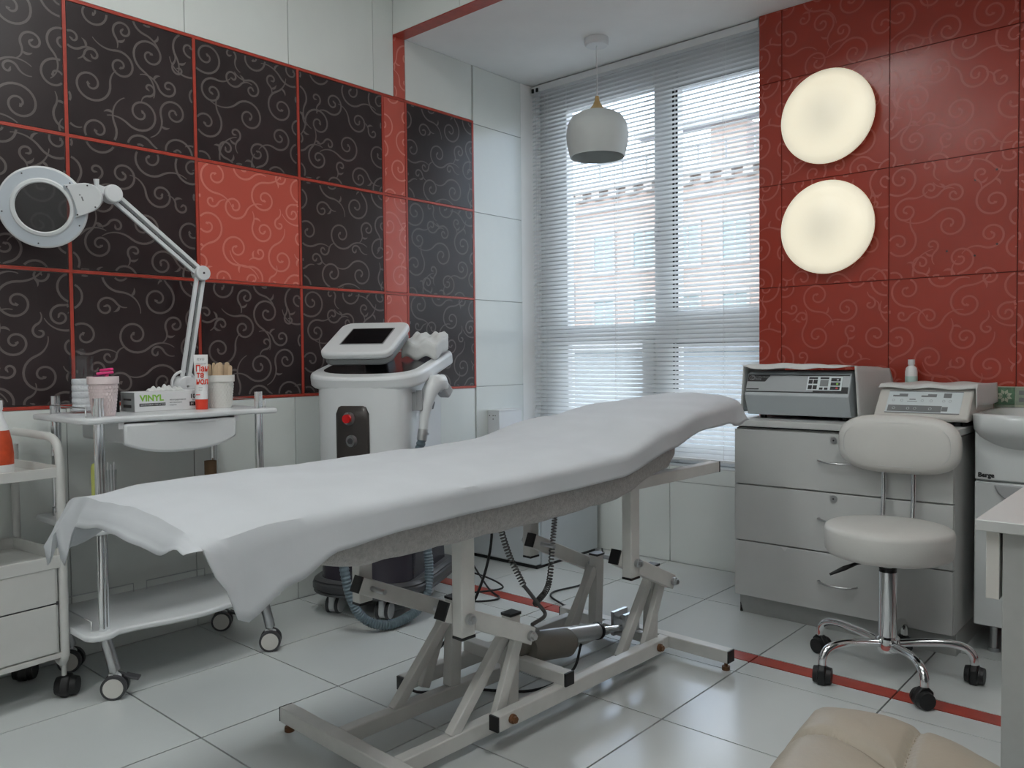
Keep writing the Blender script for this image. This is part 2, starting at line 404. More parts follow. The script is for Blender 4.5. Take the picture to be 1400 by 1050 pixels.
for y in VY:
    for r in range(3): MB().bx(-T, .0012, y - lw, y + lw, Z0 + r * HH - lw, Z0 + (r + 1) * HH + (lw if r == 2 else -lw)).build('liner', 'rliner', wl)

# --- drop face of the low ceiling, its red underside strip
bf = struct(MB().bx(0, RX, -.962, -.955, SOF, RZ).build('trim_1', 'wgrout')); bf['label'] = 'white tiled drop face of the low ceiling'
for i in range(9): 
    mb = MB(); mb.bx(XS[i] + .0016, XS[i + 1] - .0016, -.966, -.96, SOF + .001, RZ - .001); mb.build('tile', 'wtile', bf)
rs = struct(MB().bx(0, RX, -.966, -.894, SOF - .004, SOF - .0005).build('trim_2', 'rliner')); rs['label'] = 'red strip along the ceiling step'
# --- low wall under the window
for a, b in ((0, .437), (.437, .88), (.88, 1.337)):
    for c, d in ((0, .395), (.395, .47)): put_tile(wwin, (a, 0, c), b - a, d - c, 'wtile', 'y')
# --- red wall
MB().bx(1.337, RX, T - .002, T, 0, SOF).build('grout_bed', mat('dark_red_grout', (.10, .016, .012), .9), wwin)
RC = [1.337, 1.441, 1.884, 2.327, 2.77, 3.213, 3.656, RX]
RR = [0, .404, .851, 1.298, 1.745, 2.192, SOF]
for i in range(len(RC) - 1):
    for j in range(len(RR) - 1):
        red = j >= 2 or (j >= 0)
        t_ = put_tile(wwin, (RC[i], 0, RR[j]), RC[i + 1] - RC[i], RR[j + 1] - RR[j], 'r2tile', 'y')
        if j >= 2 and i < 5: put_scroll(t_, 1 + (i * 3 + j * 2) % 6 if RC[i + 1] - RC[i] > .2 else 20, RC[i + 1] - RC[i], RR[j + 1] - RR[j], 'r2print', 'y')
        if (i, j) == (2, 4) or (i, j) == (2, 3):
            for (dx, dz) in (((.305, .352), (.375, .380), (.210, .095), (.305, .070), (.378, .106)) if j == 3 else ()): 
                MB().cyl((dx, -.0008, dz), (dx, .002, dz), .004, n=10).build('drill_hole', 'black', t_)

# --- window: PVC frame, panes, gaskets
wd = struct(bpy.data.objects.new('window_1', None)); COL.objects.link(wd); WM['window_1'] = Matrix(); wd['label'] = 'white plastic window with a tall left pane and two right panes'
Y0, Y1 = .10, .165
def fr(x0, x1, z0, z1, nm='window_frame', y0=Y0): MB().bx(x0, x1, y0, Y1, z0, z1).build(nm, 'pvc', wd, bevel=.006)
fr(.0, .185, .47, SOF); fr(1.30, 1.337, .47, SOF); fr(.738, .868, .47, SOF)
for a, b, zb, zt in ((.185, .738, 1.085, 1.172), (.868, 1.30, 1.065, 1.225)): fr(a, b, zb, zt); fr(a, b, 2.345 if a < .5 else 2.315, SOF); fr(a, b, .47, .56)
fr(.668, .738, .56, 1.085, 'sash_rail', .09)
PANES = [(.185, .738, 1.172, 2.345), (.868, 1.30, 1.225, 2.315), (.185, .738, .56, 1.085), (.868, 1.30, .56, 1.065)]
for x0, x1, z0, z1 in PANES: MB().bx(x0, x1, .130, .134, z0, z1).build('pane', 'glass', wd)
g = .006
for x0, x1, z0, z1 in (PANES[1], PANES[3]):
    MB().bx(x0 - .003, x0 + g, .094, .099, z0, z1).build('gasket', 'gasket', wd)
    MB().bx(x0 - .022, x0 - .014, .094, .099, z0, z1).build('gasket', 'gasket', wd)
    MB().bx(x0, x1, .094, .099, z1 - g, z1).build('gasket', 'gasket', wd)
mb = MB(); mb.bx(.75, .772, .085, .1, 1.62, 1.70); mb.beam((.761, .08, 1.66), (.761, .08, 1.56), .018, .014); mb.build('window_handle', 'pvc', wd, bevel=.003)

# --- unseen ceiling panels: front ones inferred from tile glare, rear ones added as fill
for i, (x, y) in enumerate(((1.15, -2.35), (2.75, -2.1), (1.15, -4.2), (2.75, -4.2))):
    t = thing('ceiling_panel_light', 'unseen square white ceiling light panel in the main ceiling', 'ceiling light', (x, y, RZ), 0, 'square panels of the main ceiling')
    mb = MB(); mb.bx(-.31, .31, -.31, -.29, -.03, 0); mb.bx(-.31, .31, .29, .31, -.03, 0); mb.bx(-.31, -.29, -.29, .29, -.03, 0); mb.bx(.29, .31, -.29, .29, -.03, 0); mb.build('frame', 'pvc', t)
    MB().bx(-.29, .29, -.29, .29, -.022, -.012).build('diffuser', 'led', t)

# ================================================================== OUTSIDE
st = struct(MB().bx(-90, 60, .6, 120, -6.4, -6.2).build('street', 'asphalt')); st['label'] = 'grey street far below the window'
def facade(name, label, x0, x1, y, ztop, wins, bal=(), cor=True, matn='plaster'):
    t = thing(name, label, 'building', ((x0 + x1) / 2, y + 5, -6.2)); P = dict(parent=t, world=True)
    MB().bx(x0, x1, y, y + 10, -6.2, ztop).build('wall', matn, **P)
    if cor:
        MB().bx(x0 - .3, x1 + .3, y - .5, y + 10.2, ztop, ztop + .35).build('cornice', 'stone', **P)
        mb0 = None; n = int((x1 - x0) / 1.1)
        for k in range(n):
            xx = x0 + .3 + k * 1.1
            mb = MB(); mb.bx(xx, xx + .5, y - .35, y, ztop - .45, ztop); mb.build('bracket', 'stone', **P)
        MB().bx(x0, x1, y - .12, y, ztop - 1.1, ztop - .8).build('string_course', 'stone', **P)
    for (wx, wz, w, h) in wins:
        f = MB(); b = .14
        f.bx(wx - w / 2 - b, wx + w / 2 + b, y - .12, y + .02, wz - b, wz); f.bx(wx - w / 2 - b, wx + w / 2 + b, y - .16, y + .02, wz + h, wz + h + b * 1.6)
        f.bx(wx - w / 2 - b, wx - w / 2, y - .12, y + .02, wz, wz + h); f.bx(wx + w / 2, wx + w / 2 + b, y - .12, y + .02, wz, wz + h)
        f.bx(wx - .05, wx + .05, y - .06, y + .02, wz, wz + h)
        fo = f.build('window', 'stone', **P)
        MB().bx(wx - w / 2, wx + w / 2, y - .03, y + .01, wz, wz + h).build('pane', 'fglass', fo, world=True)
    return t, P
wins = [(-22.5 + 2.55 * k, z, 1.25, 2.0) for k in range(8) for z in (5.6, 2.0, -1.6)]
ta, Pa = facade('apartment_building', 'pink plastered building with a bracketed cornice across the street', -24.5, -4, 33, 10.0, wins)
for xx in [-23 + 1.5 * k for k in range(12)]: MB().bx(xx, xx + .08, 33.2, 33.28, 10.35, 11.5).build('railing_post', 'slate', **Pa)
MB().bx(-24, -5, 33.2, 33.28, 11.45, 11.55).build('railing_bar', 'slate', **Pa)
MB().bx(-17.2, -15.2, 35, 37, 10.35, 12.9).build('roof_hut', 'plaster', **Pa); MB().bx(-21.5, -14, 34.4, 35.2, 12.9, 13.2).build('roof_beam', 'slate', **Pa)
wins = [(-33.5 + 2.5 * k, z, 1.2, 1.8) for k in range(4) for z in (3.2, -.2, -3.4)]
facade('apartment_building', 'lower pale pink building left of the corniced one', -35.5, -24.9, 34, 7.2, wins, cor=False)
tb = thing('added_annex', 'added low blue grey annex darkening the view below the window', 'building', (-16, 17.5, -6.2))  # added block, keeps the view through the lower left panes dark
MB().bx(-25, -7.3, 14, 21, -6.2, 1.15).build('wall', 'annex', tb, world=True); MB().bx(-25.2, -7.1, 13.8, 21.2, 1.15, 1.35).build('roof', 'slate', tb, world=True)

# ================================================================== WINDOW BLIND
bl = thing('venetian_blind', 'white venetian blind with half open slats hanging before the window', 'blind', (.67, .032, .50))
BX0, BX1, BY = .008, 1.330, .032
MB().bx(BX0, BX1, BY - .02, BY + .02, 2.455, 2.49).build('head_rail', 'pvc', bl, world=True, bevel=.002)
MB().bx(BX0, BX1, BY - .013, BY + .013, .498, .512).build('bottom_rail', 'pvc', bl, world=True, bevel=.003)
ta_ = math.radians(43); mb = MB(); prof = []
for k in range(5):
    t = (k / 4 - .5); a = t * .025; c = .0022 * (1 - 4 * t * t)
    prof.append((a * math.cos(ta_) - c * math.sin(ta_), a * math.sin(ta_) + c * math.cos(ta_)))
mb.add([(x, p[0], p[1]) for x in (BX0 - .67, BX1 - .67) for p in prof], [(k, k + 1, 6 + k, 5 + k) for k in range(4)])
me_s = mb.mesh('slat'); me_s.materials.append(M['slat'])
for p in me_s.polygons: p.use_smooth = True
for k in range(88):
    o = bpy.data.objects.new('slat', me_s); COL.objects.link(o); o.parent = bl; o.location = (0, 0, .025 + .022 * k)
for x in (.10, .555, 1.155):
    mb = MB(); mb.cyl((x, BY - .0135, .5), (x, BY - .0135, 2.46), .0009, n=5); mb.cyl((x, BY + .0135, .5), (x, BY + .0135, 2.46), .0009, n=5); mb.build('ladder_cord', 'cord', bl, world=True)
for x, zb in ((.045, 1.0), (.06, .62)): MB().cyl((x, BY - .022, zb), (x, BY - .022, 2.46), .0012, n=6).build('pull_cord', 'cord', bl, world=True)
for x in (.02, .05): MB().bx(x, x + .012, BY - .028, BY - .018, 2.455, 2.475).build('cord_lock', 'black', bl, world=True)

# ================================================================== PENDANT, WALL LIGHTS
PX, PY = .664, -.284
t = thing('pendant_lamp', 'pale grey bulbous pendant lamp with a wooden cone hanging before the blind', 'pendant lamp', (PX, PY, SOF))
part('ceiling_rose', 'pvc', t, lambda m_: m_.lathe([(.056, 0), (.056, -.028), (.05, -.034), (.0, -.034)][::-1], 32), smooth=40)
part('cord', 'cord', t, lambda m_: m_.cyl((0, 0, -.03), (0, 0, -.31), .003, n=8), smooth=60)
part('wooden_cone', 'gold', t, lambda m_: m_.lathe([(.0, -.266), (.009, -.268), (.012, -.290), (.020, -.309), (.034, -.325), (.053, -.338), (.0, -.3395)], 32), smooth=50)
out = [(.048, -.338), (.085, -.347), (.120, -.368), (.140, -.402), (.147, -.448), (.143, -.490), (.133, -.535), (.128, -.553)]
inn = [(r - .004, z) for r, z in out[::-1]]; inn[0] = (.124, -.553)
sh = part('lamp_shade', 'shade', t, lambda m_: m_.lathe(out + inn + [(.0, -.341)], 48), smooth=40)
part('bulb_holder', 'pvc', t, lambda m_: m_.cyl((0, 0, -.342), (0, 0, -.41), .02), smooth=40)

def lamp_mat():
    mt = mat('lit_opal_glass', (.85, .83, .74), .35, var=0, emit=(1, .90, .66), estr=.5)
    nt = mt.node_tree; N = nt.nodes; L = nt.links; tc = N.new('ShaderNodeTexCoord'); ln = N.new('ShaderNodeVectorMath'); ln.operation = 'LENGTH'
    sx = N.new('ShaderNodeVectorMath'); sx.operation = 'MULTIPLY'; sx.inputs[1].default_value = (1, 0, 1)
    L.new(tc.outputs['Object'], sx.inputs[0]); L.new(sx.outputs[0], ln.inputs[0])
    rp = N.new('ShaderNodeValToRGB'); e = rp.color_ramp.elements      # the tube of the lamp is a ring behind the opal glass
    e[0].position = .03; e[0].color = (.42, .42, .41, 1); e[1].position = .13; e[1].color = (.62, .62, .62, 1)
    q = e.new(.165); q.color = (.56, .56, .56, 1); q = e.new(.19); q.color = (.42, .42, .42, 1)
    L.new(ln.outputs['Value'], rp.inputs['Fac']); L.new(rp.outputs['Color'], N['Principled BSDF'].inputs['Emission Strength'])
    return mt
MATS['lamp'] = M['lit'] = lamp_mat()
FRW = Matrix.Rotation(PI / 2, 4, 'X')     # local z -> -y (out of the window wall)
for z, lb in ((1.987, 'round lit opal wall light, upper of the two on the red wall'), (1.531, 'round lit opal wall light, lower of the two on the red wall')):
    t = thing('wall_light', lb, 'wall light', (1.65, 0, z), 0, 'round lights on the red wall')
    part('back_plate', 'lgrey', t, lambda m_: m_.lathe([(0, .0), (.165, .0), (.178, .02), (.182, .035), (.0, .035)], 64, fr=FRW), smooth=40)
    part('diffuser', 'lit', t, lambda m_: m_.lathe([(.0, .03), (.186, .030), (.1925, .038), (.1925, .047), (.185, .054), (.16, .060), (.15, .0615), (.13, .070), (.09, .080), (.045, .086), (.0, .088)], 64, fr=FRW), smooth=35)

# ================================================================== COUCH
BO = (1.37, -1.66, 0); BR = math.radians(-2.0)
c = thing('treatment_couch', 'white steel electric treatment couch with raised head end, centre of the room', 'couch', BO, BR)
def tube_r(name, p0, p1, w=.04, h=.04, mt='cream', up=(0, 0, 1)): return part(name, mt, c, lambda m_: m_.beam(p0, p1, w, h, up), bevel=.003)
for y in (-.585, .585): tube_r('cross_foot', (-.345, y, .047), (.345, y, .047))
for y in (-.585, .585):
    for x in (-.33, .33): part('levelling_foot', 'brass', c, lambda m_: m_.cyl((x, y, 0), (x, y, .012), .013, n=14).cyl((x, y, .012), (x, y, .028), .006, n=10), smooth=40)
    for x in (-.347, .347): part('end_cap', 'black', c, lambda m_: m_.bx(x - .002, x + .002, y - .019, y + .019, .028, .066))
for s in (-1, 1):
    tube_r('base_rail', (s * .113, -.565, .047), (s * .113, .565, .047), .034, .04)
    for yv, yb in ((-.19, -.40), (.48, .31)):
        tube_r('upright', (s * .113, yv, .067), (s * .113, yv + .012, .315), .034, .04, up=(0, 1, 0))
        part('end_cap', 'black', c, lambda m_: m_.bx(s * .113 - .018, s * .113 + .018, yv - .009, yv + .033, .315, .322))
        tube_r('brace', (s * .113, yb, .06), (s * .113, yv - .01, .275), .026, .03, up=(0, 1, 0))
    for y0, y1 in ((-.47, -.165), (.215, .52)):
        p0, p1 = (s * .1695, y0, .405), (s * .1695, y1, .268)
        tube_r('link_arm', p0, p1, .028, .046)
        d = (Vector(p1) - Vector(p0)).normalized()
        part('end_cap', 'black', c, lambda m_: m_.beam(Vector(p0) - d * .006, p0, .034, .044))
        for q in (.12, .94):
            pt = Vector(p0).lerp(Vector(p1), q); a = .225 if q < .5 else .192
            part('pivot_bolt', 'satin', c, lambda m_: m_.cyl((s * .10, pt.y, pt.z), (s * (a + .004), pt.y, pt.z), .007, n=10).cyl((s * (a - .004), pt.y, pt.z), (s * (a + .006), pt.y, pt.z), .013, n=12).cyl((s * (a + .006), pt.y, pt.z), (s * (a + .014), pt.y, pt.z), .009, n=6), smooth=40)
    for y in (-.432, .25):
        tube_r('post', (s * .201, y, .345), (s * .201, y, .62), .034, .044, up=(0, 1, 0))
        part('end_cap', 'black', c, lambda m_: m_.bx(s * .201 - .017, s * .201 + .017, y - .022, y + .022, .339, .345))
    for ya, yb_ in ((-.27, -.185), (.40, .50)): tube_r('swing_link', (s * .1445, ya, .075), (s * .1445, yb_, .272), .02, .034, up=(0, 1, 0))
    tube_r('lower_arm', (s * .185, -.315, .088), (s * .185, .43, .088), .03, .042)
    part('end_cap', 'black', c, lambda m_: m_.bx(s * .185 - .015, s * .185 + .015, -.321, -.315, .069, .107))
    for y in (-.27, .40): part('pivot_bolt', 'brass', c, lambda m_: m_.cyl((s * .165, y, .09), (s * .208, y, .09), .007, n=10).cyl((s * .2, y, .09), (s * .208, y, .09), .012, n=12).cyl((s * .208, y, .09), (s * .216, y, .09), .009, n=6), smooth=40)
    tube_r('top_rail', (s * .197, -.80, .622), (s * .197, .755, .622), .034, .036)
    part('end_cap', 'black', c, lambda m_: m_.bx(s * .197 - .017, s * .197 + .017, .755, .760, .604, .640))
tube_r('cross_tube', (-.20, -.045, .125), (.20, -.045, .125), .036, .036); part('end_cap', 'black', c, lambda m_: m_.bx(.20, .206, -.063, -.027, .107, .143))
for y in (-.78, -.1, .5): tube_r('cross_tube', (-.18, y, .622), (.18, y, .622), .03, .03)
# lift motor
A0, A1 = Vector((.0, -.02, .172)), Vector((.0, .50, .085)); dA = (A1 - A0).normalized()
mo = part('lift_motor', 'motor', c, lambda m_: m_.tube([A0 - dA * .03, A0 - dA * .02, A0 + dA * .05, A0 + dA * .06], [.03, .042, .042, .035], 20).tube([A0 + Vector((.035, 0, -.01)), A0 + Vector((.035, .02, -.012)), A0 + Vector((.04, .16, -.035)), A0 + Vector((.04, .18, -.04))], [.03, .042, .042, .03], 20), smooth=40)
part('actuator_tube', 'alu', c, lambda m_: m_.cyl(A0 + dA * .05, A0 + dA * .37, .026, n=24), smooth=40)
part('actuator_collar', 'black', c, lambda m_: m_.cyl(A0 + dA * .365, A0 + dA * .378, .028, n=24), smooth=40)
part('actuator_rod', 'chrome', c, lambda m_: m_.cyl(A0 + dA * .33, A1, .011, n=16), smooth=40)
part('rod_bracket', 'satin', c, lambda m_: m_.bx(-.03, -.018, .46, .54, .06, .14).bx(.018, .03, .46, .54, .06, .14).cyl((-.04, .5, .115), (.04, .5, .115), .008, n=10))
tube_r('cross_tube', (-.10, .52, .06), (.10, .52, .06), .03, .03)

# padded top: cross-section swept along the couch
ZC = [(-1.10, .728), (-.98, .742), (-.70, .746), (-.20, .750), (.04, .760), (.34, .812), (.62, .846), (.90, .864)]
def topz(y): return lerp(ZC, y) if y > -1.1 else .728
def hw(y): return lerp([(.05, .300), (.90, .205)], y)
def cushion(y0, y1, TH, inset, nm, mt, n=44, wav=0.):
    mb = MB(); K = 28
    for j in range(n + 1):
        y = y0 + (y1 - y0) * j / n; z1 = topz(y) - .026; h = hw(y) - inset; th = TH * lerp([(-1.05, .5), (-.75, 1.)], y); end = min(1, .6 + .4 * min(j, n - j) / 2)
        w = wav * math.sin(y * 47) + wav * .6 * math.sin(y * 83 + 1)
        for k in range(K):
            a = 2 * PI * k / K; ca, sa = math.cos(a), math.sin(a)
            px = h * math.copysign(abs(ca) ** .22, ca) * (1 - .03 * max(0, sa)); pz = math.copysign(abs(sa) ** .35, sa)
            mb.v.append((px * (.985 if end < 1 else 1), y, z1 - th / 2 + pz * th / 2 * end - (w if sa < -.3 else 0)))
    for j in range(n):
        for k in range(K): mb.f.append((j * K + k, j * K + (k + 1) % K, (j + 1) * K + (k + 1) % K, (j + 1) * K + k))
    mb.f += [tuple(range(K)), tuple(n * K + k for k in range(K - 1, -1, -1))]
    return mb.build(nm, mt, c, smooth=50)
cushion(-1.05, .42, .138, .010, 'terry_covered_mattress', 'terry', 70, .0012)['label'] = 'grey terry cloth covered mattress pad'
cushion(.36, .885, .060, .012, 'headrest_pad', 'terry', 24)

# disposable sheet over the padding
NYS, NX, ND = 110, 40, 7
Y_A, Y_B = -1.125, .905
DN = [(-1.125, .004), (-1.10, .06), (-1.06, .145), (-.96, .105), (-.86, .068), (-.70, .058), (-.2, .052), (.3, .055), (.62, .052), (.78, .058), (.86, .075), (.905, .06)]
rnd = random.Random(4)
ph = [rnd.uniform(0, 6.28) for _ in range(12)]
def wr(x, y): return .0016 * math.sin(13 * y + 9 * x + ph[0]) + .0012 * math.sin(31 * y - 17 * x + ph[1]) + .0014 * math.sin(22 * x + 7 * y + ph[2]) + .0009 * math.sin(57 * x + 41 * y + ph[3])
mb = MB(); rows = []
def sheet_row(y, extra=0.):
    h = hw(min(y, .9)) + .004; row = []; dn = lerp(DN, y); df = lerp([(-1.125, .10), (-1.0, .07), (-.6, .05), (.905, .05)], y)
    z = topz(y)
    for k in range(ND, 0, -1): t = k / ND; row.append((-h - .006 - .012 * t + .005 * math.sin(23 * y + 3 * t), y, z - .031 - df * t))
    for i in range(NX + 1):
        s = -1 + 2 * i / NX; e = abs(s); row.append((s * h, y, z - .022 * e ** 2.5 - .007 * e ** 14 + wr(s * h, y) * (1 - e ** 4)))
    flare = lerp([(-1.125, .02), (-.9, .022), (-.6, .004), (.6, .004), (.9, .02)], y)
    for k in range(1, ND + 1): t = k / ND; row.append((h + .006 + flare * t + .004 * t * math.sin(19 * y + 2), y, z - .031 - dn * t))
    return row
for j in range(NYS + 1): rows.append(sheet_row(Y_A + (Y_B - Y_A) * j / NYS))
# hanging ends
DF = [(-1.0, .10), (-.93, .155), (-.82, .065), (-.72, .145), (-.55, .055), (-.2, .045), (.3, .048), (.7, .046), (1.0, .010)]
DH = [(-1, .05), (-.5, .04), (.2, .045), (.7, .05), (.95, .075), (1, .06)]
def end_rows(base, tab, sgn, n=6):
    out_ = []
    for q in range(1, n + 1):
        t = q / n; r_ = []
        for k, (x, y, z) in enumerate(base):
            i = k - ND; s = max(-1, min(1, -1 + 2 * i / NX)); d = lerp(tab, s)
            side = max(0, -i, i - NX) / ND
            fl = max(0, (-s - .45) / .55) if sgn < 0 else 0; r_.append((x - .055 * fl * t, y + sgn * (.012 * min(1, t * 2) + .018 * t * t + .004 * t * math.sin(17 * x)), z - d * t * (1 - side)))
        out_.append(r_)
    return out_
foot = end_rows(rows[0], DF, -1); head = end_rows(rows[-1], DH, 1)
rows = foot[::-1] + rows + head; W_ = len(rows[0])
for r_ in rows: mb.v += r_
mb.f = [(j * W_ + i, j * W_ + i + 1, (j + 1) * W_ + i + 1, (j + 1) * W_ + i) for j in range(len(rows) - 1) for i in range(W_ - 1)]
sheet = MB(); Mb = WM[c.name]; sheet.v = [tuple(Mb @ Vector(p)) for p in mb.v]; sheet.f = mb.f
sheet = sheet.build('couch_sheet', 'paper', None, smooth=38, origin=(1.37, -1.66, .60), solid=.0012)
tag(sheet, 'white disposable sheet draped over the treatment couch', 'sheet')

# cords under the couch
def loc_w(p): return tuple(WM[c.name] @ Vector(p))
def coil(pts, r, turns, rw, n=10):
    P = spline(pts, 24); out_ = []; L = len(P)
    for i in range(L * n // 2):
        u = i / (L * n // 2 - 1) * (L - 1); k = min(int(u), L - 2); p = P[k].lerp(P[k + 1], u - k); d = (P[k + 1] - P[k]).normalized()
        a = d.cross(Vector((1, 0, 0)));  a = a.normalized() if a.length > 1e-3 else Vector((0, 1, 0)); b = d.cross(a)
        an = u / (L - 1) * turns * 2 * PI; out_.append(p + (a * math.cos(an) + b * math.sin(an)) * r)
    m_ = MB(); m_.tube(out_, rw, 5); return m_
cc = thing('control_cord', 'grey coiled control cord looping under the couch to the lift motor', 'cord', (1.37, -1.66, .1))
coil([loc_w(p) for p in ((-.10, -.02, .60), (-.10, 0, .50), (-.09, .03, .40), (-.06, .06, .31))], .008, 32, .0026).build('coil', 'cablegrey', cc, world=True, smooth=60)
MB().tube(spline([loc_w(p) for p in ((-.06, .06, .31), (-.04, .10, .25), (-.01, .10, .22), (.0, .03, .21))], 8), .006, 8).build('lead', 'cablegrey', cc, world=True, smooth=60)
coil([loc_w(p) for p in ((-.16, .34, .60), (-.16, .33, .50), (-.15, .30, .38), (-.10, .22, .27), (-.07, .12, .235))], .008, 52, .0026).build('coil', 'cablegrey', cc, world=True, smooth=60)
kb = tag(MB().tube(spline([(1.24, -1.66, .60), (1.25, -1.68, .42), (1.22, -1.74, .25), (1.14, -1.84, .10), (1.10, -1.86, .012), (1.2, -1.74, .006), (1.36, -1.62, .006), (1.40, -1.48, .03), (1.38, -1.40, .09)], 8), .0042, 8).build('power_cable', 'cable', None, smooth=60, origin=(1.2, -1.7, 0)), 'black power cable hanging beneath the couch to the floor', 'cable')
kb = tag(MB().tube(spline([(.49, -.02, .006), (.62, -.20, .006), (.80, -.55, .006), (.78, -.80, .006), (.92, -.90, .006), (1.12, -.98, .006), (1.2, -1.02, .02)], 8), .004, 8).build('power_cable', 'cable', None, smooth=60, origin=(.8, -.6, 0)), 'black power cable curving over the floor beside the small fridge', 'cable')
kb = tag(MB().tube(spline([(.34, -1.02, .30), (.42, -.96, .16), (.55, -.95, .02), (.66, -1.0, .006), (.60, -1.10, .006), (.52, -1.03, .006), (.62, -.93, .03), (.40, -.90, .05), (.1, -.9, .02)], 8), .004, 8).build('power_cable', 'cable', None, smooth=60, origin=(.5, -1, 0)), 'black looped power cable behind the laser machine', 'cable')

# ================================================================== LASER MACHINE
l = thing('laser_machine', 'white wheeled laser treatment machine with tilted touch screen', 'medical machine', (.32, -1.323, 0), math.radians(26.7))
def dshape(w, d, bulge, r=.05, n=14):
    """outline: flat back at +y, bowed front at -y"""
    p = [(w / 2, d / 2 - r), (w / 2 - r * .3, d / 2 - r * .3), (w / 2 - r, d / 2), (-w / 2 + r, d / 2), (-w / 2 + r * .3, d / 2 - r * .3), (-w / 2, d / 2 - r)]
    y0 = -d / 2 + bulge
    for k in range(n + 1):
        a = PI + PI * k / n; x = math.cos(a); q = math.copysign(abs(x) ** .72, x) * w / 2
        p.append((q, y0 + bulge * math.copysign(abs(math.sin(a)) ** .8, math.sin(a))))
    return p
part('body', 'plast', l, lambda m_: m_.prism(dshape(.355, .49, .075), .30, .935, scale1=1.03), smooth=35, bevel=.008)
part('lower_body', 'purple', l, lambda m_: m_.prism(dshape(.38, .50, .10), .145, .305, scale1=.97), smooth=35, bevel=.006)
part('bumper', 'dgrey', l, lambda m_: m_.prism(dshape(.46, .53, .14), .085, .10, scale1=1.02).prism(dshape(.47, .54, .14), .10, .135).prism(dshape(.47, .54, .14), .135, .15, scale1=.93), smooth=35, bevel=.008)
part('back_panel', 'mgrey', l, lambda m_: m_.bx(-.15, .15, .24, .262, .2, .9), bevel=.01)
def tilt(poly, z0, z1, tx, ty, tz, ang, m_, sc1=1.0):
    ca, sa = math.cos(ang), math.sin(ang)
    return m_.prism(poly, z0, z1, lambda a, b, h: (a + tx, b * ca - h * sa + ty, b * sa + h * ca + tz), sc1)
TA = math.radians(12)
part('top_tray', 'plast', l, lambda m_: tilt(dshape(.47, .52, .14), -.025, .03, 0, -.0, .957, TA, m_), smooth=35, bevel=.014, seg=3)
part('tray_inlay', 'blackg', l, lambda m_: tilt(dshape(.39, .42, .11), .028, .033, 0, .01, .957, TA, m_), smooth=35)
CA = math.radians(28)
CX, CY, CZ = -.03, -.075, 1.068
co = part('console', 'plast', l, lambda m_: tilt(rrect(.30, .275, .045), -.005, .025, CX, CY, CZ, CA, m_), smooth=35, bevel=.01, seg=3)
part('console_back', 'mgrey', l, lambda m_: tilt(rrect(.285, .26, .045), -.035, -.004, CX, CY, CZ, CA, m_), smooth=35, bevel=.008)
part('screen_bezel', 'mgrey', co, lambda m_: tilt(rrect(.186, .142, .004, 5, .008, .006), .0252, .0262, CX, CY, CZ, CA, m_))
part('screen', 'blackg', co, lambda m_: tilt(rrect(.176, .132, .003, 5, .008, .006), .026, .0268, CX, CY, CZ, CA, m_))
part('console_neck', 'mgrey', l, lambda m_: m_.bx(-.07, .03, -.02, .07, .96, 1.06), bevel=.01)
fy = -.2235
def onfront(x): return -.170 - .0765 * max(0, 1 - (abs(x) / .18) ** 2.2) ** .45
def fplate(m_):
    def f(u, v, dd=.004):
        x = -.078 + .135 * u; r_ = .03 * max(0, (abs(2 * u - 1) - .72) / .28) ** 2; return (x, onfront(x) - dd - .004, .42 + (.405 - r_) * v)
    m_.grid(lambda u, v: f(u, v), 12, 8)
pl = part('front_plate', 'plate', l, fplate, smooth=60, solid=.008)
def btn(name, mt, x, z, r, h): return part(name, mt, pl, lambda m_: m_.cyl((x, onfront(x) - .006, z), (x - .004, onfront(x) - .008 - h, z), r, r * .92, 24), smooth=40)
btn('button_ring', 'satin', -.022, .777, .026, .010); btn('emergency_button', 'redbtn', -.022, .777, .018, .024)
btn('key_switch', 'satin', -.012, .692, .024, .010); btn('key_slot', 'dgrey', -.012, .692, .012, .014)
for sx, sy in ((-.14, -.17), (.085, -.20), (.12, .16), (-.12, .16)):
    w = part('caster', 'plast', l, lambda m_: m_.prism([(-.035, 0), (-.03, .07), (.02, .085), (.04, .06), (.03, .02), (.0, .0)], sx - .012, sx + .012, lambda a, b, h: (h, sy + a, b + .02)), bevel=.005)
    part('wheel', 'dgrey', w, lambda m_: m_.cyl((sx - .026, sy, .034), (sx - .013, sy, .034), .034, n=24).cyl((sx + .013, sy, .034), (sx + .026, sy, .034), .034, n=24), smooth=40)
    part('hub', 'plast', w, lambda m_: m_.cyl((sx - .029, sy, .034), (sx + .029, sy, .034), .0305, n=20), smooth=40)
    part('stem', 'black', w, lambda m_: m_.bx(sx - .03, sx + .03, sy - .025, sy + .03, .075, .09), bevel=.003)
# hand piece in its holder
part('handpiece_holder', 'lgrey', l, lambda m_: m_.bx(.176, .20, -.13, -.06, .80, .87).bx(.198, .225, -.13, -.122, .80, .88).bx(.198, .225, -.068, -.06, .80, .88), bevel=.003)
hp = part('handpiece', 'plast', l, lambda m_: m_.tube([(.222, -.115, .72), (.225, -.112, .76), (.230, -.10, .82), (.238, -.085, .87), (.25, -.06, .905), (.262, -.03, .905), (.268, -.01, .885)], [.018, .02, .024, .031, .036, .036, .026], 18), smooth=60)
part('treatment_head', 'lgrey', hp, lambda m_: m_.beam((.262, -.03, .90), (.276, .012, .858), .05, .045), bevel=.008)
part('trigger', 'mgrey', hp, lambda m_: m_.beam((.247, -.075, .835), (.243, -.085, .805), .018, .016), bevel=.004)
part('hose_coupling', 'satin', hp, lambda m_: m_.cyl((.222, -.116, .728), (.218, -.122, .685), .020, n=20).cyl((.2225, -.1155, .715), (.222, -.117, .706), .023, n=20), smooth=40)
q0 = WM[l.name] @ Vector((.218, -.122, .69))
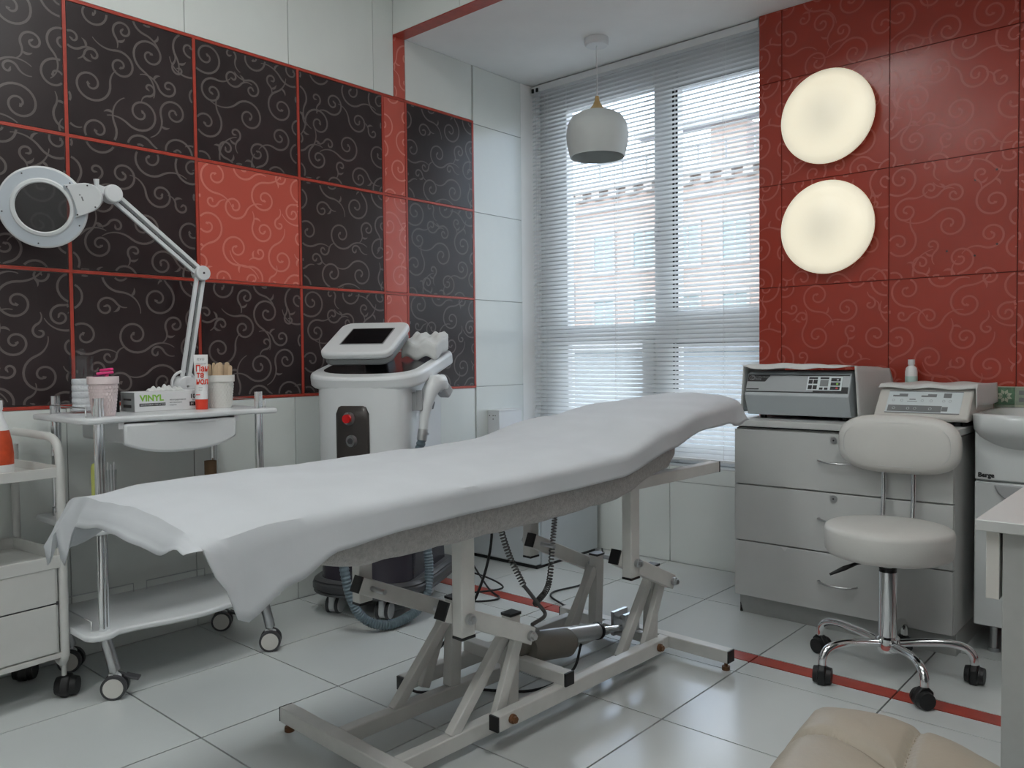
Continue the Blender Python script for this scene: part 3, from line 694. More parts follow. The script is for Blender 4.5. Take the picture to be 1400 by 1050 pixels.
HP = spline([tuple(q0), (.522, -1.335, .52), (.555, -1.31, .30), (.575, -1.31, .17), (.60, -1.36, .07), (.605, -1.45, .028), (.595, -1.56, .024), (.55, -1.63, .07), (.525, -1.665, .18), (.51, -1.675, .33), (.49, -1.65, .46), (.46, -1.575, .52), (.45, -1.555, .53)], 40)
rr = [(.0185 if (i // 2) % 2 == 0 else .0162) for i in range(len(HP))]
MB().tube(HP, rr, 12).build('supply_hose', 'hose', l, world=True, smooth=30)
# crumpled paper towel on the tray
def crum(u, v):
    x = .075 + .15 * u; y = .03 + .15 * v; z = 1.045 + .010 * math.sin(11 * u + 3 * v) * math.sin(5 * v + 1) + .045 * v + .006 * math.sin(23 * u) * v
    return tuple(WM[l.name] @ Vector((x, y, z + .02)))
pt = MB(); pt.grid(crum, 22, 18)
pt.grid(lambda u, v: (Vector(crum(u, 0)) - Vector((0, 0, .062 * v)))[:], 22, 4); pt.grid(lambda u, v: (Vector(crum(1, u)) - Vector((0, 0, .06 * v)))[:], 18, 4)
tag(pt.build('paper_towel', 'cloth', None, smooth=50, origin=tuple(WM[l.name] @ Vector((.15, .11, .99))), solid=.001), 'crumpled white paper towel on top of the laser machine', 'paper towel')

# ================================================================== FRIDGE, WALL BOX
t = thing('mini_fridge', 'small white refrigerator standing in the corner under the window', 'fridge', (.26, -.30, 0)); P = dict(parent=t, world=True)
MB().bx(.03, .485, -.505, -.05, .014, .50).build('body', 'fridge', bevel=.006, **P)
MB().bx(.03, .485, -.551, -.509, .020, .50).build('door', 'fridge', bevel=.008, **P)
MB().bx(.04, .475, -.51, -.504, .04, .49).build('door_seal', 'gasket', **P)
MB().bx(.04, .475, -.53, -.06, .0, .0145).build('plinth', 'black', **P)
t = thing('wall_box', 'small white box mounted on the left wall above the fridge', 'box', (0, -.265, .53)); P = dict(parent=t, world=True)
MB().bx(.001, .082, -.355, -.175, .53, .722).build('casing', 'pvc', bevel=.003, **P)
MB().bx(.001, .085, -.357, -.173, .722, .729).build('lid', 'pvc', bevel=.002, **P)
for x, z in ((.015, .70), (.04, .70), (.055, .70), (.04, .682)): MB().cyl((x, -.3565, z), (x, -.354, z), .003, n=8).build('screw', 'dgrey', **P)

# ================================================================== DRAWER CABINET AND WHAT STANDS ON IT
t = thing('drawer_cabinet', 'white three drawer cabinet against the red wall', 'cabinet', (1.87, -.29, 0)); P = dict(parent=t, world=True)
CX0, CX1, CF, CB = 1.487, 2.248, -.549, -.02
MB().bx(CX0, CX1, CF + .019, CB, .075, .725).build('carcass', 'lamin', bevel=.002, **P)
MB().bx(CX0, CX1, -.50, CB, .0, .075).build('plinth', 'lamin2', **P)
MB().bx(CX0 - .006, CX1 + .012, CF - .008, CB, .732, .756).build('top_panel', 'lamin', bevel=.003, **P)
MB().bx(CX0 + .004, CX1 - .004, CF + .03, CB, .725, .732).build('top_gap', 'dgrey', **P)
part('leg_cap', 'black', t, lambda m_: m_.add([tuple(WM[t.name].inverted() @ Vector(p)) for p in ((1.487, -.50, 0), (1.5, -.50, 0), (1.5, -.49, 0), (1.487, -.50, .035), (1.49, -.50, .035), (1.49, -.49, .035))], [(0, 1, 4, 3), (0, 2, 1), (3, 4, 5), (0, 3, 5, 2), (1, 2, 5, 4)]))
zz = [.077, .292, .509, .722]
for i in range(3):
    d = MB().bx(CX0 + .001, CX1 - .001, CF, CF + .0185, zz[i] + .003, zz[i + 1] - .002).build('drawer', 'lamin', bevel=.0015, **P)
    zc = (.186, .413, .622)[i]; x0, x1 = 1.815, 1.945
    MB().tube(spline([(x0, CF, zc), (x0, CF - .012, zc), (x0 + .03, CF - .024, zc - .004), ((x0 + x1) / 2, CF - .028, zc - .005), (x1 - .03, CF - .024, zc - .004), (x1, CF - .012, zc), (x1, CF, zc)], 5), .0042, 8).build('handle', 'satin', d, world=True, smooth=60)
    if i: MB().cyl((1.865, CF, (0, .489, .697)[i]), (1.865, CF - .004, (0, .489, .697)[i]), .0125, n=20).build('lock', 'satin', d, world=True, smooth=40)
    if i: MB().cyl((1.865, CF - .004, (0, .489, .697)[i]), (1.865, CF - .005, (0, .489, .697)[i]), .0032, n=12).build('keyhole', 'dgrey', d, world=True)
MB().add([(1.675, CF - .002, .289), (1.697, CF - .002, .289), (1.69, CF - .004, .275), (1.682, CF - .004, .278)], [(0, 1, 2, 3)]).build('paper_corner', 'cloth', solid=.001, **P)

t = thing('sterilizer', 'grey bench sterilizer with dark control strip on the cabinet', 'sterilizer', (1.68, -.3, .756)); P = dict(parent=t, world=True)
SX0, SX1 = 1.498, 1.893
def yz(m_, prof, x0, x1): return m_.prism(prof, x0, x1, lambda a, b, h: (h, a, b))
mb = MB(); yz(mb, [(-.10, .772), (-.455, .772), (-.487, .848), (-.483, .856), (-.452, .930), (-.43, .938), (-.10, .938)], SX0, SX1); mb.build('casing', 'panel2', bevel=.003, **P)
for x in (SX0 + .04, SX1 - .04):
    for y in (-.40, -.15): MB().cyl((x, y, .756), (x, y, .774), .013, n=12).build('foot', 'black', **P)
S0, S1 = Vector((0, -.4815, .860)), Vector((0, -.4535, .926)); sv = (S1 - S0).normalized(); sn = Vector((0, -sv.z, sv.y))
def spt(x, q, d=.001): return tuple(S0 + sv * (q * (S1 - S0).length) + sn * d + Vector((x, 0, 0)))
def quad(name, mt, x0, x1, q0, q1, d, par, sk0=0., sk1=0.):
    m_ = MB(); A = [spt(x0, q0, d), spt(x1 + sk0, q0, d), spt(x1 + sk1, q1, d), spt(x0, q1, d)]; B = [spt(x0, q0, d - .0012), spt(x1 + sk0, q0, d - .0012), spt(x1 + sk1, q1, d - .0012), spt(x0, q1, d - .0012)]
    m_.add(A + B, [(0, 1, 2, 3), (4, 7, 6, 5), (0, 4, 5, 1), (1, 5, 6, 2), (2, 6, 7, 3), (3, 7, 4, 0)]); return m_.build(name, mt, par, world=True)
fp = quad('control_panel', 'panel', SX0 + .004, SX1 - .004, .0, 1., .0012, t)
quad('dark_band', 'ink', SX0 + .004, SX0 + .075, .60, 1., .0022, fp, 0, .02)
quad('dark_band', 'ink', SX0 + .004, SX1 - .004, .955, 1.0, .0021, fp); quad('dark_band', 'ink', SX0 + .004, SX1 - .004, 0, .05, .0021, fp)
quad('dark_band', 'ink', SX1 - .13, SX1 - .004, 0, .14, .0022, fp); quad('dark_band', 'ink', SX1 - .05, SX1 - .004, .1, .34, .0022, fp)
quad('dark_band', 'ink', SX0 + .004, SX0 + .055, .14, .2, .0022, fp)
PW = page(spt(SX0 + .034, .80, .0026), (1, 0, 0), sv); text('CONTROL', .0115, 'greyink', fp, WM[t.name].inverted() @ PW)
text('PRIME', .0095, 'greyink', fp, WM[t.name].inverted() @ page(spt(SX0 + .034, .68, .0026), (1, 0, 0), sv))
mb = MB()
for k in range(2): mb.tube([Vector(spt(SX0 + .020 + .006 * k + .009 * math.cos(a * PI / 8) * (.7 if k else 1), .80 + .12 * math.sin(a * PI / 8), .003)) for a in range(16)], .0007, 4, closed=True)
mb.build('emblem', 'lgrey', fp, world=True)
kp = quad('keypad', 'overlay', SX1 - .155, SX1 - .028, .14, .90, .003, fp)
for i in range(2):
    for j in range(2): quad('key', 'ink', SX1 - .150 + .018 * i, SX1 - .135 + .018 * i, .20 + .30 * j, .42 + .30 * j, .0036, kp)
quad('key', 'ink', SX1 - .150, SX1 - .117, .76, .86, .0036, kp); quad('key', 'ink', SX1 - .108, SX1 - .076, .76, .86, .0036, kp)
quad('display', 'mgrey', SX1 - .107, SX1 - .077, .36, .72, .0038, kp)
for x in (-.108, -.09): quad('key', 'ink', SX1 + x, SX1 + x + .013, .18, .30, .0036, kp)
for j in range(3): quad('key', 'ink', SX1 - .068, SX1 - .034, .18 + .23 * j, .36 + .23 * j, .0036, kp)
for j, mt in enumerate(('redbtn', 'green', 'lgrey')): quad('indicator', mt, SX1 - .048, SX1 - .041, .23 + .23 * j, .31 + .23 * j, .0042, kp)

# cloth over the sterilizer
def drape(u, v):
    x = SX0 - .010 + (SX1 - SX0 + .022) * u; y = -.468 + .40 * v
    return (x, y, .963 + .006 * math.sin(4 * u) - .012 * v + .002 * math.sin(20 * u + 11 * v))
mb = MB(); mb.grid(drape, 24, 16)
def rside(u, v):
    p = Vector(drape(1, u)); return (p.x + .004 + .012 * v + .03 * u * v, p.y + .006 * math.sin(9 * v) * u, p.z - v * .184)
mb.grid(rside, 16, 10)
def lside(u, v):
    p = Vector(drape(0, u)); return (p.x - .003 - .012 * v, p.y, p.z - v * .184)
mb.grid(lside, 16, 8)
def flap(u, v):
    p = Vector(drape(u, 0)); d = .019 * min(1, min(u / .10, (1 - u) / .40)); return (p.x, p.y - .016 * v, p.z - d * v)
mb.grid(flap, 24, 4)
tag(mb.build('dust_cloth', 'cloth', None, smooth=45, origin=(1.69, -.28, .80), solid=.0015), 'white cloth draped over the grey bench sterilizer', 'cloth')

t = thing('cosmetology_device', 'ivory beauty device with sloping control panel on the cabinet', 'device', (2.14, -.33, .756)); P = dict(parent=t, world=True)
DX0, DX1 = 1.972, 2.270
mb = MB(); yz(mb, [(-.07, .772), (-.46, .772), (-.47, .785), (-.385, .878), (-.36, .886), (-.09, .886)], DX0, DX1); mb.build('casing', 'devw', bevel=.006, **P)
for x in (DX0 + .05, DX1 - .04):
    for y in (-.42, -.12): MB().cyl((x, y, .756), (x, y, .774), .013, n=12).build('foot', 'black', **P)
S0, S1 = Vector((0, -.4635, .792)), Vector((0, -.3915, .871)); sv = (S1 - S0).normalized(); sn = Vector((0, -sv.z, sv.y))
op = quad('overlay', 'overlay', DX0 + .035, DX1 - .028, .08, .96, .0018, t)
for a, b in (((DX0 + .035, .06), (DX1 - .028, .09)), ((DX0 + .035, .95), (DX1 - .028, .98))): quad('overlay_edge', 'greyink', a[0], b[0], a[1], b[1], .0022, op)
quad('key_strip', 'mgrey', DX0 + .042, DX1 - .085, .12, .38, .0024, op)
for x in (.062, .108, .13, .178):
    MB().tube([Vector(spt(DX0 + x + .0045 * math.cos(a * PI / 6), .25 + .045 * math.sin(a * PI / 6), .0028)) for a in range(12)], .0006, 4, closed=True).build('key', 'overlay', op, world=True)
for x in (.05, .142): quad('scale_wedge', 'mgrey', DX0 + x, DX0 + x + .048, .74, .80, .0024, op); quad('scale_wedge', 'greyink', DX0 + x + .02, DX0 + x + .048, .80, .86, .0024, op)
for x in (.055, .082, .148, .176, .215, .235):
    MB().tube([Vector(spt(DX0 + x + .0042 * math.cos(a * PI / 6), .58 + .045 * math.sin(a * PI / 6), .0026)) for a in range(12)], .0004, 4, closed=True).build('key', 'greyink', op, world=True)
quad('display', 'mgrey', DX0 + .212, DX0 + .236, .72, .90, .0026, op); quad('key', 'mgrey', DX0 + .214, DX0 + .232, .17, .34, .0026, op)
quad('caption', 'greyink', DX0 + .106, DX0 + .126, .61, .65, .0024, op); quad('caption', 'greyink', DX0 + .10, DX0 + .132, .54, .555, .0024, op)
mb = MB(); mb.grid(lambda u, v: (DX0 - .004 + (DX1 - DX0 + .012) * u, -.40 + .34 * v, .893 + .003 * math.sin(14 * u + 5 * v) - .012 * (1 if v < .01 else 0)), 24, 12)
mb.grid(lambda u, v: (DX1 + .008 + .003 * v, -.40 + .34 * u, .893 + .003 * math.sin(14 + 5 * u) - .07 * v - (.0 if u > .01 else .012)), 12, 5)
tag(mb.build('dust_cloth', 'cloth', None, smooth=45, origin=(2.12, -.25, .88), solid=.0015), 'white cloth laid over the ivory beauty device', 'cloth')
t = thing('plastic_bottle', 'small translucent white bottle with screw cap beside the red wall', 'bottle', (1.985, -.055, .756))
part('bottle_body', 'tubew', t, lambda m_: m_.lathe([(0, 0), (.021, 0), (.022, .004), (.022, .175), (.019, .19), (.010, .20), (.010, .205), (0, .205)], 24), smooth=40)
part('cap', 'pvc', t, lambda m_: m_.lathe([(0, .203), (.0125, .203), (.012, .223), (0, .223)], 20), smooth=40)
part('label', 'teal', t, lambda m_: m_.lathe([(.0223, .115), (.0223, .158)], 24), smooth=40)

# ================================================================== STOOL
t = thing('swivel_stool', 'white padded swivel stool with oval backrest and chrome star base', 'stool', (2.122, -.80, 0))
part('seat', 'leather', t, lambda m_: m_.lathe([(0, .376), (.165, .376), (.177, .381), (.183, .392), (.186, .452), (.183, .462), (.175, .467), (.12, .471), (0, .473)], 56), smooth=50)
part('seat_pan', 'black', t, lambda m_: m_.lathe([(0, .366), (.12, .366), (.15, .379), (0, .379)], 32), smooth=40)
def orect(u):
    a = 2 * PI * u; ca, sa = math.cos(a), math.sin(a); return (.192 * math.copysign(abs(ca) ** .62, ca), .098 * math.copysign(abs(sa) ** .72, sa))
def brest(m_):
    K = 56; prof = [(.0, -.034), (.55, -.034), (.82, -.030), (.95, -.018), (1.0, .0), (.97, .016), (.85, .026), (.5, .03), (.0, .03)]
    for q, d in prof:
        for k in range(K):
            x, z = orect(k / K); x *= q; z *= q
            m_.v.append((x - .030, .21 + d - .35 * x * x, .702 + z))
    for i in range(len(prof) - 1):
        for k in range(K): m_.f.append((i * K + k, i * K + (k + 1) % K, (i + 1) * K + (k + 1) % K, (i + 1) * K + k))
br = part('backrest', 'leather', t, brest, smooth=60)
part('backrest_seam', 'cloth', br, lambda m_: m_.tube([(-.030 + .165 * math.cos(a) * (abs(math.cos(a)) ** -.38 if abs(math.cos(a)) > .05 else 1), .19 + .02 - .0318 - .35 * (.15 * math.cos(a)) ** 2, .702 + .072 * math.copysign(abs(math.sin(a)) ** .72, math.sin(a))) for a in [2 * PI * k / 48 for k in range(48)]], .0007, 4, closed=True))
for x in (-.080, .013): part('back_bar', 'chrome', t, lambda m_: m_.tube(spline([(x, .225, .64), (x, .222, .52), (x, .205, .42), (x * .9, .16, .372), (x * .8, .10, .368)], 6), .0088, 12), smooth=60)
part('gas_lift', 'satin', t, lambda m_: m_.cyl((0, 0, .30), (0, 0, .37), .0125), smooth=40)
part('lift_collar', 'black', t, lambda m_: m_.cyl((0, 0, .325), (0, 0, .336), .0255).cyl((0, 0, .355), (0, 0, .372), .017), smooth=40)
part('column', 'chrome', t, lambda m_: m_.lathe([(0, .10), (.028, .10), (.0265, .325), (0, .325)], 32), smooth=40)
part('hub', 'chrome', t, lambda m_: m_.lathe([(0, .075), (.03, .075), (.036, .085), (.036, .118), (.03, .124), (0, .124)], 32), smooth=40)
part('height_lever', 'black', t, lambda m_: m_.tube([(-.02, -.06, .368), (-.06, -.10, .36), (-.09, -.125, .345), (-.125, -.15, .325)], [.004, .005, .008, .004], 8), smooth=60)
for k in range(5):
    a = math.radians(22 + 72 * k); ca, sa = math.cos(a), math.sin(a)
    lg = part('leg', 'chrome', t, lambda m_: m_.tube(spline([(r * ca, r * sa, z) for r, z in ((.03, .102), (.10, .112), (.17, .117), (.215, .108), (.236, .085), (.24, .06))], 6), .0125, 12), smooth=60)
    b = a + 1.2 + k * .9; cb, sb = math.cos(b), math.sin(b); ox, oy = .24 * ca, .24 * sa
    cs = part('caster', 'black', lg, lambda m_: m_.prism([(-.020, .0), (-.022, .045), (-.005, .062), (.016, .058), (.03, .04), (.034, .018), (.024, .004)], -.011, .011, lambda p, q, h: (ox + p * cb - h * sb, oy + p * sb + h * cb, q + .001)), bevel=.004)
    for s in (-1, 1): part('wheel', 'black', lg, lambda m_: m_.cyl((ox + .006 * cb - s * .012 * sb, oy + .006 * sb + s * .012 * cb, .0265), (ox + .006 * cb - s * .026 * sb, oy + .006 * sb + s * .026 * cb, .0265), .0265, .024, 20), smooth=40)

# ================================================================== WASHBASIN CORNER, DECOR TILES
t = thing('washbasin_cabinet', 'white washbasin cabinet with ceramic basin beside the drawer cabinet', 'washbasin', (2.56, -.24, 0)); P = dict(parent=t, world=True)
BX_0, BF = 2.283, -.43
MB().bx(BX_0, 2.86, BF + .02, -.02, .10, .76).build('carcass', 'ceram', bevel=.003, **P)
dr = MB().bx(BX_0, 2.86, BF, BF + .019, .10, .578).build('door', 'ceram', bevel=.004, **P)
MB().bx(BX_0, 2.86, BF, BF + .019, .584, .75).build('fascia', 'ceram', bevel=.004, **P)
def hnd(m_): m_.prism([(2.34, .572), (2.352, .545), (2.375, .525), (2.42, .513), (2.60, .510), (2.72, .52), (2.76, .545), (2.775, .572)], BF - .012, BF + .0, lambda a, b, h: tuple(WM[t.name].inverted() @ Vector((a, h, b))))
part('recessed_grip', 'lgrey', t, hnd, bevel=.004)
text('Berge', .020, 'ink', t, WM[t.name].inverted() @ page((2.293, BF - .0006, .594), (1, 0, 0), (0, 0, 1)), bold=.0012)
for x in (2.33, 2.8):
    for y in (-.36, -.08): MB().cyl((x, y, 0), (x, y, .10), .012, n=14).cyl((x, y, 0), (x, y, .012), .018, n=14).build('leg', 'satin', smooth=40, **P)
ba = MB(); K = 40
def basin_ring(w, d, z, cy): 
    for k in range(K):
        a = 2 * PI * k / K; ca, sa = math.cos(a), math.sin(a); x = w * math.copysign(abs(ca) ** .34, ca); y = d * math.copysign(abs(sa) ** .34, sa)
        ba.v.append((2.575 + x, cy + y, z))
ringsb = [(.20, .13, .655, -.24), (.255, .185, .69, -.25), (.292, .222, .728, -.256), (.305, .234, .752, -.258), (.309, .237, .798, -.258), (.300, .230, .804, -.258), (.28, .21, .800, -.258), (.25, .17, .76, -.258), (.16, .11, .70, -.25), (.04, .03, .69, -.25)]
for r_ in ringsb: basin_ring(*r_)
for i in range(len(ringsb) - 1):
    for k in range(K): ba.f.append((i * K + k, i * K + (k + 1) % K, (i + 1) * K + (k + 1) % K, (i + 1) * K + k))
ba.f.append(tuple((len(ringsb) - 1) * K + k for k in range(K))); ba.build('basin', 'ceram', smooth=60, **P)
sp = thing('backsplash', 'green and cream patterned tile backsplash above the basin', 'backsplash', (2.5, -.012, .80)); P = dict(parent=sp, world=True)
MB().bx(2.258, 2.87, -.014, -.001, .74, .877).build('board', 'dcream', **P)
for i in range(9):
    for j in range(2):
        x0 = 2.262 + .0665 * i; z0 = .744 + .0665 * j; v_ = (i * 2 + j) % 3
        tl = MB().bx(x0, x0 + .064, -.018, -.0135, z0, z0 + .064).build('tile', (('dgr2', 'dcream', 'dgreen'), ('dgreen', 'dgr2', 'dcream'))[j][i % 3], **P)
        cx, cz = x0 + .032, z0 + .032
        mb = MB()
        if v_ == 0:
            for s1 in (-1, 1):
                for s2 in (-1, 1): mb.bx(cx + s1 * .013 - .008, cx + s1 * .013 + .008, -.0188, -.0178, cz + s2 * .013 - .008, cz + s2 * .013 + .008)
        else:
            for q in range(8 if v_ == 1 else 4):
                a = 2 * PI * q / (8 if v_ == 1 else 4) + .4; mb.prism([(.006, 0), (.015, .006), (.026, 0), (.015, -.006)], -.0188, -.0178, lambda p, b_, h: (cx + p * math.cos(a) - b_ * math.sin(a), h, cz + p * math.sin(a) + b_ * math.cos(a)))
        mb.build('motif', ('dcream' if (i + (0 if j else 1)) % 3 == 0 and j or (i % 3 == 2 and not j) else ('mgrey' if (i % 3 == 1 and j) or (i % 3 == 0 and not j) else 'ink')), tl, world=True)

# ================================================================== DESK AND BEIGE SEAT
t = thing('desk', 'white laminate desk with grey front panel beside the beige seat', 'desk', (3.1, -1.4, 0)); P = dict(parent=t, world=True)
MB().bx(2.618, 3.62, -2.062, -.95, .733, .75).build('desk_top', 'lamin', bevel=.0015, **P)
MB().bx(2.650, 3.60, -2.035, -2.018, .0, .733).build('front_panel', 'lamin2', bevel=.001, **P)
MB().bx(2.628, 2.646, -2.035, -1.0, .625, .733).build('side_apron', 'devw', bevel=.001, **P)
MB().bx(3.58, 3.60, -2.018, -.97, .0, .733).build('side_panel', 'lamin2', **P); MB().bx(2.655, 3.58, -.99, -.97, 0, .733).build('back_panel', 'lamin2', **P)

t = thing('padded_chair', 'beige leatherette padded seat with stitched seams beside the desk', 'chair', (2.62, -2.42, 0)); P = dict(parent=t, world=True)
OUT = [(2.411, -2.170), (2.418, -2.152), (2.446, -2.136), (2.477, -2.128), (2.522, -2.130), (2.567, -2.137), (2.608, -2.152), (2.65, -2.171), (2.70, -2.200), (2.78, -2.27), (2.83, -2.40), (2.84, -2.56), (2.80, -2.68), (2.62, -2.72), (2.46, -2.70), (2.45, -2.56), (2.436, -2.42), (2.423, -2.297)]
OUT = [tuple(p[:2]) for p in spline([(a, b, 0) for a, b in OUT + OUT[:1]], 8)][:-1]
cxo, cyo = 2.62, -2.43
mb = MB(); K = len(OUT)
lev = [(.97, .375), (1.0, .385), (1.0, .425), (.985, .44), (.95, .450), (.85, .458), (.6, .464), (.3, .467), (.02, .468)]
SE1 = [(2.4245, -2.327), (2.44, -2.310), (2.456, -2.299), (2.491, -2.294), (2.531, -2.308), (2.568, -2.332), (2.60, -2.36), (2.64, -2.41), (2.66, -2.47)]
SE2 = [(2.571, -2.142), (2.574, -2.17), (2.579, -2.228), (2.588, -2.300), (2.60, -2.36)]
SEAMS = [[(p.x, p.y) for p in spline([(a_, b_, 0) for a_, b_ in q], 6)] for q in (SE1, SE2)]
def groove(x, y):
    d = min(math.hypot(x - a_, y - b_) for q in SEAMS for a_, b_ in q)
    return -.009 * math.exp(-(d / .0075) ** 2) + .003 * math.exp(-((d - .045) / .03) ** 2)
ring = 64
rows_ = []
for q, z in lev[:3]: rows_.append([(cxo + (x - cxo) * q, cyo + (y - cyo) * q, z) for x, y in OUT])
for i in range(1, ring + 1):
    q = 1 - .98 * (i / ring); z = .425 + .04 * (1 - (q ** 9)); r_ = []
    for x, y in OUT:
        X, Y = cxo + (x - cxo) * q, cyo + (y - cyo) * q; r_.append((X, Y, z + groove(X, Y) * min(1, (1 - q) * 12)))
    rows_.append(r_)
for r_ in rows_: mb.v += r_
for i in range(len(rows_) - 1):
    for k in range(K): mb.f.append((i * K + k, i * K + (k + 1) % K, (i + 1) * K + (k + 1) % K, (i + 1) * K + k))
mb.f += [tuple(range(K)), tuple((len(rows_) - 1) * K + k for k in range(K))]
mb.build('seat_cushion', 'beige', smooth=60, **P)
def seat_z(X, Y):
    best = 1.0
    for x, y in OUT:      # how far out towards the rim this point lies
        pass
    ang = math.atan2(Y - cyo, X - cxo); k = min(range(len(OUT)), key=lambda i: abs(math.atan2(math.sin(math.atan2(OUT[i][1] - cyo, OUT[i][0] - cxo) - ang), math.cos(math.atan2(OUT[i][1] - cyo, OUT[i][0] - cxo) - ang))))
    q = min(1, math.hypot(X - cxo, Y - cyo) / math.hypot(OUT[k][0] - cxo, OUT[k][1] - cyo)); return .425 + .04 * (1 - q ** 9) - .0080 * min(1, (1 - q) * 12)
for q in SEAMS: MB().tube([(x, y, seat_z(x, y)) for x, y in q[4:]], .0014, 5).build('seam', 'beiged', smooth=60, **P)
MB().bx(2.50, 2.76, -2.62, -2.26, .355, .378).build('seat_board', 'black', bevel=.01, **P)
for x in (2.53, 2.73):
    for y in (-2.58, -2.30): MB().cyl((x, y, 0), (x, y, .357), .012, .015, 16).build('leg', 'chrome', smooth=40, **P)

# ================================================================== BEAUTY TROLLEY
t = thing('beauty_trolley', 'white three tier trolley with chrome legs and curved drawer', 'trolley', (.27, -2.21, 0)); P = dict(parent=t, world=True)
LEG = [(.415, -2.468), (.430, -1.952), (.11, -2.480), (.115, -1.950)]
WH = [(.433, -2.448), (.440, -1.930), (.104, -2.452), (.113, -1.930)]
def shelf_poly(front):
    p = [(.055, -1.905), (.052, -2.52), (.06, -2.53), (.43, -2.53), (.455, -2.518), (.465, -2.495), (.462, -2.465)]
    n = 12
    for k in range(n + 1): 
        u = k / n; p.append((.442 + front * math.sin(PI * u) ** 2 - .0 * u, -2.435 + .455 * u))
    p += [(.468, -1.945), (.470, -1.92), (.462, -1.90), (.44, -1.893), (.07, -1.895)]
    return p
for z, fb in ((.838, .02), (.515, .02), (.205, .035)):
    mb = MB(); mb.prism(shelf_poly(fb), z - .018, z); mb.build('shelf', 'plast', bevel=.006, seg=3, **P)
for (x, y), (wx, wy) in zip(LEG, WH):
    mb = MB()
    for s in (-1, 1): mb.cyl((x - s * .0060, y + s * .0070, .19), (x - s * .0060, y + s * .0070, .895), .0105, n=20)
    lg = mb.build('leg', 'chrome', smooth=40, **P)
    MB().cyl((x, y, .19), (wx, wy, .082), .0165, n=20).build('leg_foot', 'satin', lg, smooth=40, world=True)
    an = math.radians(38); dx, dy = math.cos(an), -math.sin(an)       # wheel axle direction: the discs face the room
    ca_ = MB().cyl((wx, wy, .05), (wx, wy, .084), .008, n=10).beam((wx + dx * .0, wy, .072), (wx - .001, wy, .055), .03, .03).build('caster', 'pvc', bevel=.004, **P)
    for s in (-1, 1):
        a0 = (wx + dx * s * .008, wy + dy * s * .008, .036); a1 = (wx + dx * s * .024, wy + dy * s * .024, .036)
        MB().cyl(a0, a1, .036, n=28).build('tyre', 'dgrey', ca_, smooth=40, world=True)
        a2 = (wx + dx * s * .026, wy + dy * s * .026, .036); MB().cyl(a1, a2, .0285, n=28).build('hub', 'devw', ca_, smooth=40, world=True)
    if (wx, wy) in (WH[0], WH[3]): MB().beam((wx + .005, wy + .028, .062), (wx + .03, wy + .06, .05), .03, .008).build('brake_pedal', 'dgrey', ca_, bevel=.002, world=True)
# drawer with bowed front
def dfront(m_):
    n = 16
    top = []; bot = []
    for k in range(n + 1):
        u = k / n; y = -2.405 + .365 * u; e = 1 - abs(2 * u - 1) ** 2.6
        bot.append((y, .752 - .034 * e)); top.append((y, .815))
    poly = bot + top[::-1]
    inv = WM[t.name].inverted()
    m_.prism(poly, .418, .44, lambda a, b, h: tuple(inv @ Vector((h + .012 * (1 - ((a + 2.2225) / .1825) ** 2), a, b))))
dw = part('drawer', 'plast', t, dfront, bevel=.008, seg=3)
MB().bx(.10, .42, -2.40, -2.045, .752, .815).build('drawer_box', 'plast', dw, world=True, bevel=.01)
MB().bx(.09, .43, -2.418, -2.402, .80, .82).build('runner', 'pvc', **P); MB().bx(.09, .43, -2.043, -2.027, .80, .82).build('runner', 'pvc', **P)
for z in (.838, .515, .205):
    zz_ = z + .028
    MB().tube([(.12, -2.498, z), (.12, -2.498, zz_), (.40, -2.498, zz_), (.40, -2.498, z)], .0022, 6).build('guard_rail', 'satin', smooth=60, **P)
    for y0, y1 in ((-2.455, -2.235), (-2.19, -1.975)): MB().tube([(.075, y0, z), (.075, y0, zz_), (.075, y1, zz_), (.075, y1, z)], .0022, 6).build('guard_rail', 'satin', smooth=60, **P)
    MB().tube([(.13, -1.915, z), (.13, -1.915, zz_), (.41, -1.915, zz_), (.41, -1.915, z)], .0022, 6).build('guard_rail', 'satin', smooth=60, **P)
TZ = .8385
# acrylic jar with cotton pads
t = thing('acrylic_jar', 'tall clear acrylic jar with ball knob lid holding cotton pads', 'jar', (.155, -2.415, TZ))
part('jar_wall', 'acryl', t, lambda m_: m_.lathe([(0, .002), (.037, .002), (.037, .172), (.0345, .172), (.0345, .006), (0, .006)], 32), smooth=40)
part('lid', 'acryl', t, lambda m_: m_.lathe([(0, .172), (.039, .172), (.039, .182), (0, .182)], 32), smooth=40)
part('knob', 'acryl', t, lambda m_: m_.lathe([(0, .181)] + [(.0135 * math.sin(a * PI / 10), .195 - .0135 * math.cos(a * PI / 10)) for a in range(1, 10)] + [(0, .2085)], 20), smooth=60)
for k in range(5): tag(MB().lathe([(0, 0), (.028, 0), (.030, .004), (.030, .017), (.028, .020), (0, .020)], 24, o=(.155, -2.415, TZ + .0075 + .0205 * k)).build('cotton_pad', 'cotton', None, smooth=50, origin=(.155, -2.415, TZ + .0075 + .0205 * k)), 'white round cotton pad stacked inside the clear acrylic jar', 'cotton pad', 'cotton pads in the acrylic jar')
